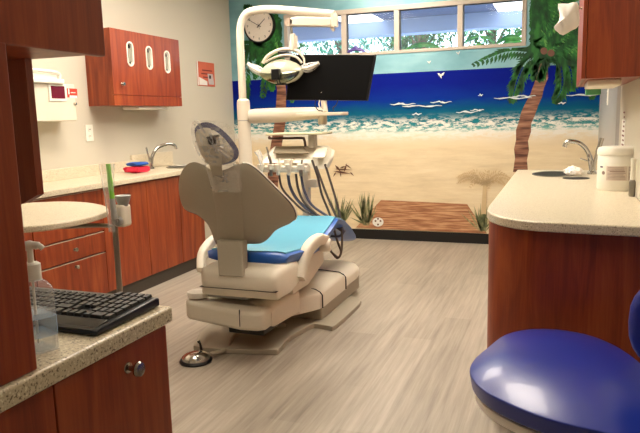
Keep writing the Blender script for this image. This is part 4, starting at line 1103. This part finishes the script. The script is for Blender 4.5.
al2 = [(x*.93, (z_ if z_ > 0 else z_)*.86) for x, z_ in al if z_ <= 0.0005]
bm = pillow([(x, z_-.004) for x, z_ in al2], lambda p, s: hcn+Vector((p[0], -.068-.022*(1-s**2), p[1])), lambda p, s: hcn+Vector((p[0], -.03, p[1])), (0, -RZ*.35), 6)
link('reflector_face', bm, REFL, lp, ang=60)
b0 = Vector((a4(283, 72).x, PY-.12, hcn.z))
link('bulb_shield', bx(a4(279, 70).x, a4(286.5, 70).x, hcn.y-.115, hcn.y-.075, a4(283, 80.5).z, a4(283, 70).z), BLACK, lp, bevel=.004)
bm = B(); tube(bm, [hcn+Vector((-.008, -.095, -RZ*.35)), hcn+Vector((-.008, -.06, -RZ*1.0))], .006, 8); tube(bm, [hcn+Vector((.012, -.095, -RZ*.35)), hcn+Vector((.010, -.06, -RZ*1.0))], .006, 8)
box(bm, hcn.x-.035, hcn.x+.04, hcn.y-.05, hcn.y-.0, hcn.z-RZ*1.06, hcn.z-RZ*.94)
link('shield_bracket', bm, BLACK, lp)
for s_, pts in ((-1, [(264, 73), (259, 71), (253, 67.5), (248, 63.5)]), (1, [(302, 68), (308, 68), (313, 66), (319, 63)])):
    path = smoothpath([a4(x, y, PY-.03) for x, y in pts], 4)
    g_ = link('grip_handle', tube(B(), path, [.012+.016*math.sin(PI*i/(len(path)-1))**1 for i in range(len(path))], 12, flat=.6), LAMPW, lp)
    link('handle_film', tube(B(), path, [.02+.024*math.sin(PI*min(1, i/(len(path)-1)+.1)) for i in range(len(path))], 9, flat=.8), CLEAR, lp, ang=10)

# ------------------------------------------------------------------ delivery unit
du = thing('delivery_unit', (a4(300, 130).x, PY-.1, .8), 'cream dental delivery unit with tray, handpieces and hanging hoses beside chair', 'dental unit')
g0, g1 = a4(249, 116), a4(322, 113)
link('support_arm', loft(B(), [[Vector((x, PY+.045*math.cos(t*PI/6), z+h*math.sin(t*PI/6))) for t in range(12)] for x, z, h in ((g0.x+.01, g0.z-.004, .05), (g0.x+.05, g0.z-.003, .055), (g0.x+.25, g0.z, .055), (g1.x-.08, g1.z, .045), (g1.x, g1.z, .038))]), LAMPW, du, ang=50)
v0 = a4(325, 112)
link('arm_elbow', lathe(B(), [(0, 0), (.03, 0), (.034, .01), (.034, .085), (.03, .095), (0, .095)], (a4(322.5, 124).x, PY, a4(322.5, 124.5).z), 24), LAMPW, du)
DY = PY-.18
def a5(px, py, y=None): return at(px, py, 1, DY if y is None else y)
# top tray (thin board)
tz_ = a5(300, 133.5).z
x0_, x1_ = a5(266.5, 134, DY-.09).x, a5(332.5, 132, DY+.12).x
bm = B(); box(bm, x0_, x1_, DY-.11, DY+.13, tz_-.009, tz_+.007)
link('top_tray', bm, plain('tan_tray', (206, 196, 160), .45), du, bevel=.008)
hp = [a5(270, 136.5), a5(271, 138.5), a5(300, 138), a5(304, 139.5), a5(305.5, 146.5)]
link('tray_handle', tube(B(), smoothpath(hp, 4), .009, 10), plain('brown_handle', (84, 58, 46), .4), du)
link('tray_post', bx(a5(309, 140).x, a5(315.5, 140).x, DY-.02, DY+.04, a5(312, 148).z, tz_-.009), LAMPW, du, bevel=.004)
# console body: sloped top towards the camera
def cs3(px, py, o): return at(px, py, 1, DY+o)
bm = B()
fr = [cs3(262, 163, -.13), cs3(260.5, 157, -.13), cs3(275, 146.2, .02), cs3(328, 145.5, .02), cs3(333, 150, -.06), cs3(331, 158, -.13), cs3(328, 166, -.13), cs3(324, 169, -.13), cs3(312, 168.5, -.13), cs3(307, 163, -.13)]
cns = [Vector((p.x, p.y+.2, p.z)) for p in fr]
va = [bm.verts.new(p) for p in fr]; vb = [bm.verts.new(cs3(p_[0], p_[1], .07)) for p_ in ((264, 163), (263, 158), (277, 149), (325, 149), (327, 153), (326, 158), (324, 163), (320, 165), (311, 165), (306, 162))]
bm.faces.new(va); bm.faces.new(vb[::-1])
for k in range(len(va)): j = (k+1) % len(va); bm.faces.new((va[k], va[j], vb[j], vb[k]))
bmesh.ops.triangulate(bm, faces=[f for f in bm.faces if len(f.verts) > 4])
link('console', bm, CREAM, du, bevel=.006)
bm = B(); prism(bm, [cs3(273.5, 153.5, -.10), cs3(276.5, 147, .0), cs3(304, 146.8, .0), cs3(309, 153.8, -.10)], (0, -.012, .006))
link('console_recess', bm, plain('console_taupe', (150, 138, 116), .4), du, bevel=.002)
bm = B(); prism(bm, [cs3(312, 158, -.135), cs3(317.5, 148.5, -.03), cs3(327.5, 148.5, -.03), cs3(325, 158, -.135)], (0, -.01, .006))
link('console_pad', bm, plain('pad_pale', (232, 224, 204), .5), du, bevel=.003)
bm = B(); tube(bm, smoothpath([cs3(327.5, 167, -.14), cs3(331.5, 158, -.14), cs3(333, 151, -.07)], 5), .012, 10)
link('console_rim', bm, LAMPW, du)
def xx(px): return a5(px, 165, DY-.16).x
# instrument bar
bz = a5(285, 167).z
link('instrument_bar', bx(xx(259), xx(308), DY-.20, DY-.13, a5(285, 170).z, a5(285, 164).z), CREAM, du, bevel=.008)
link('bar_bracket', bx(xx(285), xx(291), DY-.18, DY-.05, a5(285, 166).z, a5(285, 158).z), CREAM, du, bevel=.004)
hoses = []
def handpiece(px, top, bot, lean, mt, tipmt):
    h = link('handpiece', tube(B(), smoothpath([a5(px+lean, top, DY-.2), a5(px+lean*.4, (top*2+bot)/3, DY-.205), a5(px, (top+bot*1.5)/2.5, DY-.205), a5(px, bot, DY-.2)], 4), [.006]*4+[.010]*5+[.013]*4, 12), mt, du)
    link('holder_clip', lathe(B(), [(0, -.016), (.022, -.018), (.026, .018), (.018, .022), (0, .022)], a5(px, (164+170)/2, DY-.195), 18), CREAM, h)
    return h
handpiece(271, 147, 176, -4.5, STEEL, None)
handpiece(261, 152, 172, -2, LAMPW, None)
handpiece(278, 158, 175, 1, LAMPW, None)
handpiece(289, 158, 175, 3, LAMPW, None)
handpiece(301, 160, 176, 1, STEEL, None)
for pts, r_, mt_ in (([(288, 174), (290, 186), (296, 198), (306, 208), (322, 218), (340, 228), (345, 232)], .011, HOSEB),
                    ([(301, 174), (304, 190), (312, 205), (330, 218), (343, 229), (340, 236), (330, 236)], .009, HOSEB),
                    ([(296, 174), (298, 188), (304, 202), (316, 214), (324, 226), (322, 236)], .009, HOSE),
                    ([(316, 166), (323, 185), (328, 198), (335, 214), (342, 226)], .008, HOSE),
                    ([(312, 160), (318, 178), (322, 195), (330, 215), (337, 240), (341, 252), (337, 258), (330, 250), (326, 245)], .008, HOSE),
                    ([(325, 164), (330, 180), (336, 200), (341, 222), (342, 245), (339, 257), (331, 252)], .008, HOSE),
                    ([(279, 174), (282, 188), (292, 200), (306, 212), (326, 220), (343, 232)], .008, HOSE)):
    link('hose', tube(B(), smoothpath([a5(x, y, DY-.17+.004*i+len(pts)*.004) for i, (x, y) in enumerate(pts)], 6), r_, 10), mt_, du)
link('sleeve', tube(B(), [a5(257, 151, DY-.22), a5(260, 156, DY-.22), a5(262, 166, DY-.22)], [.035, .03, .018], 9, caps=False, flat=.5), CLEAR, du, ang=10)
# rear support column and box
link('column', bx(a5(303, 180, PY+.1).x, a5(309.5, 180, PY+.1).x, PY+.07, PY+.13, .35, a5(305, 160, PY+.1).z), LAMPW, du, bevel=.006)
link('junction_box', bx(a5(309, 180, PY+.1).x, a5(318, 180, PY+.1).x, PY+.06, PY+.12, a5(310, 187, PY+.1).z, a5(310, 179, PY+.1).z), LAMPW, du, bevel=.006)

# ------------------------------------------------------------------ monitor
MYp = PY-.05
def a6(px, py, o=0): return at(px, py, 1, MYp+o)
ms = [a6(290, 54.2, .05), a6(375.8, 54.7, .0), a6(367.3, 100.8, .0), a6(285.5, 100.2, .05)]
mon = thing('monitor', (a6(325, 100).x, MYp, a6(325, 118).z), 'black flat screen monitor mounted behind the dental lamp, screen dark', 'monitor')
link('casing', prism(B(), ms, (0, .03, 0)), BLACK, mon, bevel=.004)
mc = sum(ms, Vector())/4
link('screen', prism(B(), [mc+(p-mc)*.965+Vector((0, -.001, 0)) for p in ms], (0, -.0012, 0)), BLACKG, mon, smooth=False)
link('neck', tube(B(), [a6(323, 92, .05), a6(324, 103, .05), a6(325, 112, .04)], [.025, .022, .022], 14), LAMPW, mon)
link('keyboard_shelf', bx(a6(301, 114).x, a6(346, 114).x, MYp-.10, MYp+.06, a6(325, 115.6).z, a6(325, 112.5).z), LAMPW, mon, bevel=.004)
for pts in ([(316, 100), (315, 105), (318, 110), (323, 111)], [(319.5, 100), (319, 105), (321.5, 109.5), (324, 110.5)], [(338, 100), (336, 105), (333, 108), (334, 111)]):
    link('cable', tube(B(), smoothpath([a6(x, y, .0) for x, y in pts], 5), .004, 8), BLACK if pts[0][0] != 319.5 else WHITE, mon)

# ------------------------------------------------------------------ outside the window
OUT = BY+.15
def leafy(name, c, R, n_, s, mt, label, stems=True, seed=1):
    rnd = random.Random(seed); t = thing(name, (c[0], c[1], 0), label, 'tree')
    bm = B()
    for _ in range(n_):
        d = Vector((rnd.gauss(0, 1), rnd.gauss(0, 1), rnd.gauss(0, 1))).normalized()*rnd.uniform(.3, 1)**.5
        p = Vector(c)+Vector((d.x*R[0], d.y*R[1], d.z*R[2]))
        q = Matrix.Rotation(rnd.uniform(0, 6.28), 3, 'Z') @ Matrix.Rotation(rnd.uniform(-.9, .9), 3, 'X'); w = s*rnd.uniform(.6, 1.3)
        vs = [bm.verts.new(p+q @ Vector(v)) for v in ((0, -w, 0), (w*.35, 0, w*.12), (0, w, 0), (-w*.35, 0, w*.12))]
        bm.faces.new(vs)
    me = bpy.data.meshes.new('foliage'); bmesh.ops.translate(bm, verts=bm.verts[:], vec=-Vector((c[0], c[1], 0))); bm.to_mesh(me); bm.free(); me.materials.append(mt)
    o = bpy.data.objects.new('foliage', me); col.objects.link(o); o.parent = t
    tb_ = B(); tube(tb_, smoothpath([(c[0], c[1], 0), (c[0]+.08, c[1], c[2]*.5), (c[0]-.05, c[1], c[2])], 4), [.09]*4+[.06]*5, 10)
    for _ in range(7): tube(tb_, [(c[0], c[1], c[2]-R[2]*.6), (c[0]+rnd.uniform(-1, 1)*R[0]*.8, c[1]+rnd.uniform(-.5, .5)*R[1], c[2]+rnd.uniform(.1, .9)*R[2])], [.03, .012], 6)
    link('trunk', tb_, plain('bark_'+str(seed), (120, 96, 76), .8), t)
    return t
LG = [fleck('leaf_green_%d' % i, a_, b_, c_, 6) for i, (a_, b_, c_) in enumerate((((30, 84, 40), (60, 130, 60), (130, 190, 120)), ((40, 110, 80), (80, 160, 120), (150, 210, 190)), ((24, 70, 34), (54, 110, 50), (120, 170, 90))))]
spots = [(-5.6, 12.6, 'pale leafy tree outside the leftmost window pane'), (-4.1, 12.3, 'leafy tree outside the window pane above the monitor'), (-2.6, 12.5, 'bright leafy tree outside the third window pane'), (-1.2, 12.2, 'leafy tree outside the right window pane'), (-3.3, 14.2, 'taller tree farther off behind the middle window panes')]
for i, (x, y, lb) in enumerate(spots): leafy('garden_tree', (x, y, 2.9), (.68, .6, .8), 2200, .065, LG[i % 3], lb, seed=11+i)
struct('ground', bx(-14, 8, OUT+.01, 26, -.1, -.0), plain('paving', (176, 178, 184), .9))
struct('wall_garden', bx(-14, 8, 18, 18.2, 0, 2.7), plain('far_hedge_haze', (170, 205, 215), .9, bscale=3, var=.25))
can = thing('entrance_canopy', (-2.5, 9, 2.5), 'pale grey-blue outdoor canopy with soffit and beam seen through window', 'canopy')
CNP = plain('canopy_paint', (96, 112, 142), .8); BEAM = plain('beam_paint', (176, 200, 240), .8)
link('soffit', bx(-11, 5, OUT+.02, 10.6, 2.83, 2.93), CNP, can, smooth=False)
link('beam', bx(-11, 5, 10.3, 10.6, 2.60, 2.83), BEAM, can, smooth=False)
for x0_, lb in ((-3.35, 'left'), (-.95, 'right')):
    f_ = link('light_panel', bx(x0_, x0_+.62, 8.9, 10.27, 2.81, 2.829), emit('soffit_lamp_'+lb, (250, 250, 245), 1.1), can, smooth=False)
# big leaves close to the glass
LEAFB = fleck('big_leaf', (40, 150, 50), (80, 200, 70), (150, 225, 110), 8)
def bigleaf(name, root, leaves, label, w):
    y_ = 7.3; base = at(root[0], root[1], 1, y_); t = thing(name, (base.x, y_, 0), label, 'plant')
    for i, lf in enumerate(leaves):
        path = smoothpath([at(px, py, 1, y_+.03*i) for px, py in lf], 5); bm = B(); n_ = len(path); rows_ = []
        for k, p in enumerate(path):
            ww = w*math.sin(PI*(k+.5)/n_)**.7
            rows_.append([bm.verts.new(p+Vector((0, a_, c_))) for a_, c_ in ((.05*ww/w, ww), (0, 0), (.05*ww/w, -ww), (.05*ww/w+.004, -ww), (.005, 0), (.05*ww/w+.004, ww))])
        for r0, r1 in zip(rows_, rows_[1:]):
            for k in range(6): bm.faces.new((r0[k], r0[(k+1) % 6], r1[(k+1) % 6], r1[k]))
        bm.faces.new(rows_[0]); bm.faces.new(rows_[-1][::-1])
        link('leaf', bm, LEAFB, t, ang=60)
    link('stem', tube(B(), [(base.x, y_, 0), base], .03, 8), LEAFB, t)
bigleaf('banana_plant', (425, 49), [[(403, 51), (411, 46.5), (424, 44), (436, 46.5), (443, 51)]], 'arching green leaf plant outside the third window pane', .028)
bigleaf('banana_plant', (512, 44), [[(497, 43), (504, 38), (514, 36.5), (525, 40)], [(502, 44), (512, 41), (524, 43)], [(512, 38), (519, 33), (524, 32)]], 'bright broad-leaved plant outside the right window pane', .03)
bigleaf('banana_plant', (479, 44), [[(463, 43), (470, 38), (479, 35.5)], [(479, 35.5), (487, 37.5), (494, 43)], [(479, 35.5), (484, 39), (486, 45)]], 'drooping green fronds outside the left of the right pane', .018)
# dolphin figure on sill
dp = [(344, 54.5), (346, 52), (350, 50), (353, 47.5), (355, 49.5), (359, 50.5), (362, 53), (361.5, 54.8), (358, 53.8), (352, 53.2), (347, 55)]
dp = [(x+3.0, y+.8) for x, y in dp]
d3 = closed_smooth([tuple(at(x, y, 1, BY+.02)) for x, y in dp], 2)
dcn = sum((Vector(q) for q in d3), Vector())/len(d3)
sill_z = W0z+.026
zm = min(Vector(q).z for q in d3)
bm = pillow([(v[0], v[2]+(sill_z-zm)+.0005) for v in d3], lambda p, s: Vector((p[0], BY+.008+.012*s**3, p[1])), lambda p, s: Vector((p[0], BY+.036-.012*s**3, p[1])), (dcn.x, dcn.z+(sill_z-zm)), 4)
tag(link('dolphin_figurine', bm, plain('purple_plastic', (84, 70, 140), .4), None, loc=Vector((dcn.x, BY+.02, sill_z)), ang=60), 'small purple dolphin figure on window sill above the monitor', 'figurine')

# ------------------------------------------------------------------ lights
def panel(x, y, sx_, sy_, power, label, colr=(255, 243, 226)):
    t = thing('ceiling_light', (x, y, CZ-.02), label, 'ceiling light', 'fluorescent ceiling panels')
    link('light_frame', bx(x-sx_/2-.03, x+sx_/2+.03, y-sy_/2-.03, y+sy_/2+.03, CZ-.03, CZ-.001), WHITE, t)
    link('diffuser', bx(x-sx_/2, x+sx_/2, y-sy_/2, y+sy_/2, CZ-.036, CZ-.0301), emit('diffuser_glow', colr, power), t, smooth=False)
panel(-2.35, 3.9, .6, 1.2, 12, 'ceiling light panel above the left worktop')
panel(-.75, 3.6, .6, 1.2, 12, 'ceiling light panel above the right worktop')
panel(-1.5, 1.5, .6, 1.2, 3.4, 'ceiling light panel over the room entrance')
panel(.3, .9, .6, 1.2, 1.6, 'ceiling light panel nearest the stool')
panel(-1.6, 5.6, .6, 1.2, 10, 'ceiling light panel before the mural')
w = bpy.data.worlds.new('world'); scene.world = w; w.use_nodes = True
nt = w.node_tree; bg = nt.nodes['Background']
sk_ = nt.nodes.new('ShaderNodeTexSky'); sk_.sky_type = 'NISHITA'; sk_.sun_disc = False; sk_.sun_elevation = math.radians(50); sk_.sun_rotation = 2.5
nt.links.new(sk_.outputs[0], bg.inputs['Color']); bg.inputs['Strength'].default_value = .55
sun = bpy.data.lights.new('sun', 'SUN'); sun.energy = 3; sun.angle = .02; so = bpy.data.objects.new('sun', sun); col.objects.link(so); so.rotation_euler = (math.radians(35), math.radians(10), math.radians(150))
vs = scene.view_settings; vs.view_transform = 'Standard'; vs.look = 'None'; vs.exposure = 1.0; vs.gamma = 1; vs.use_curve_mapping = False
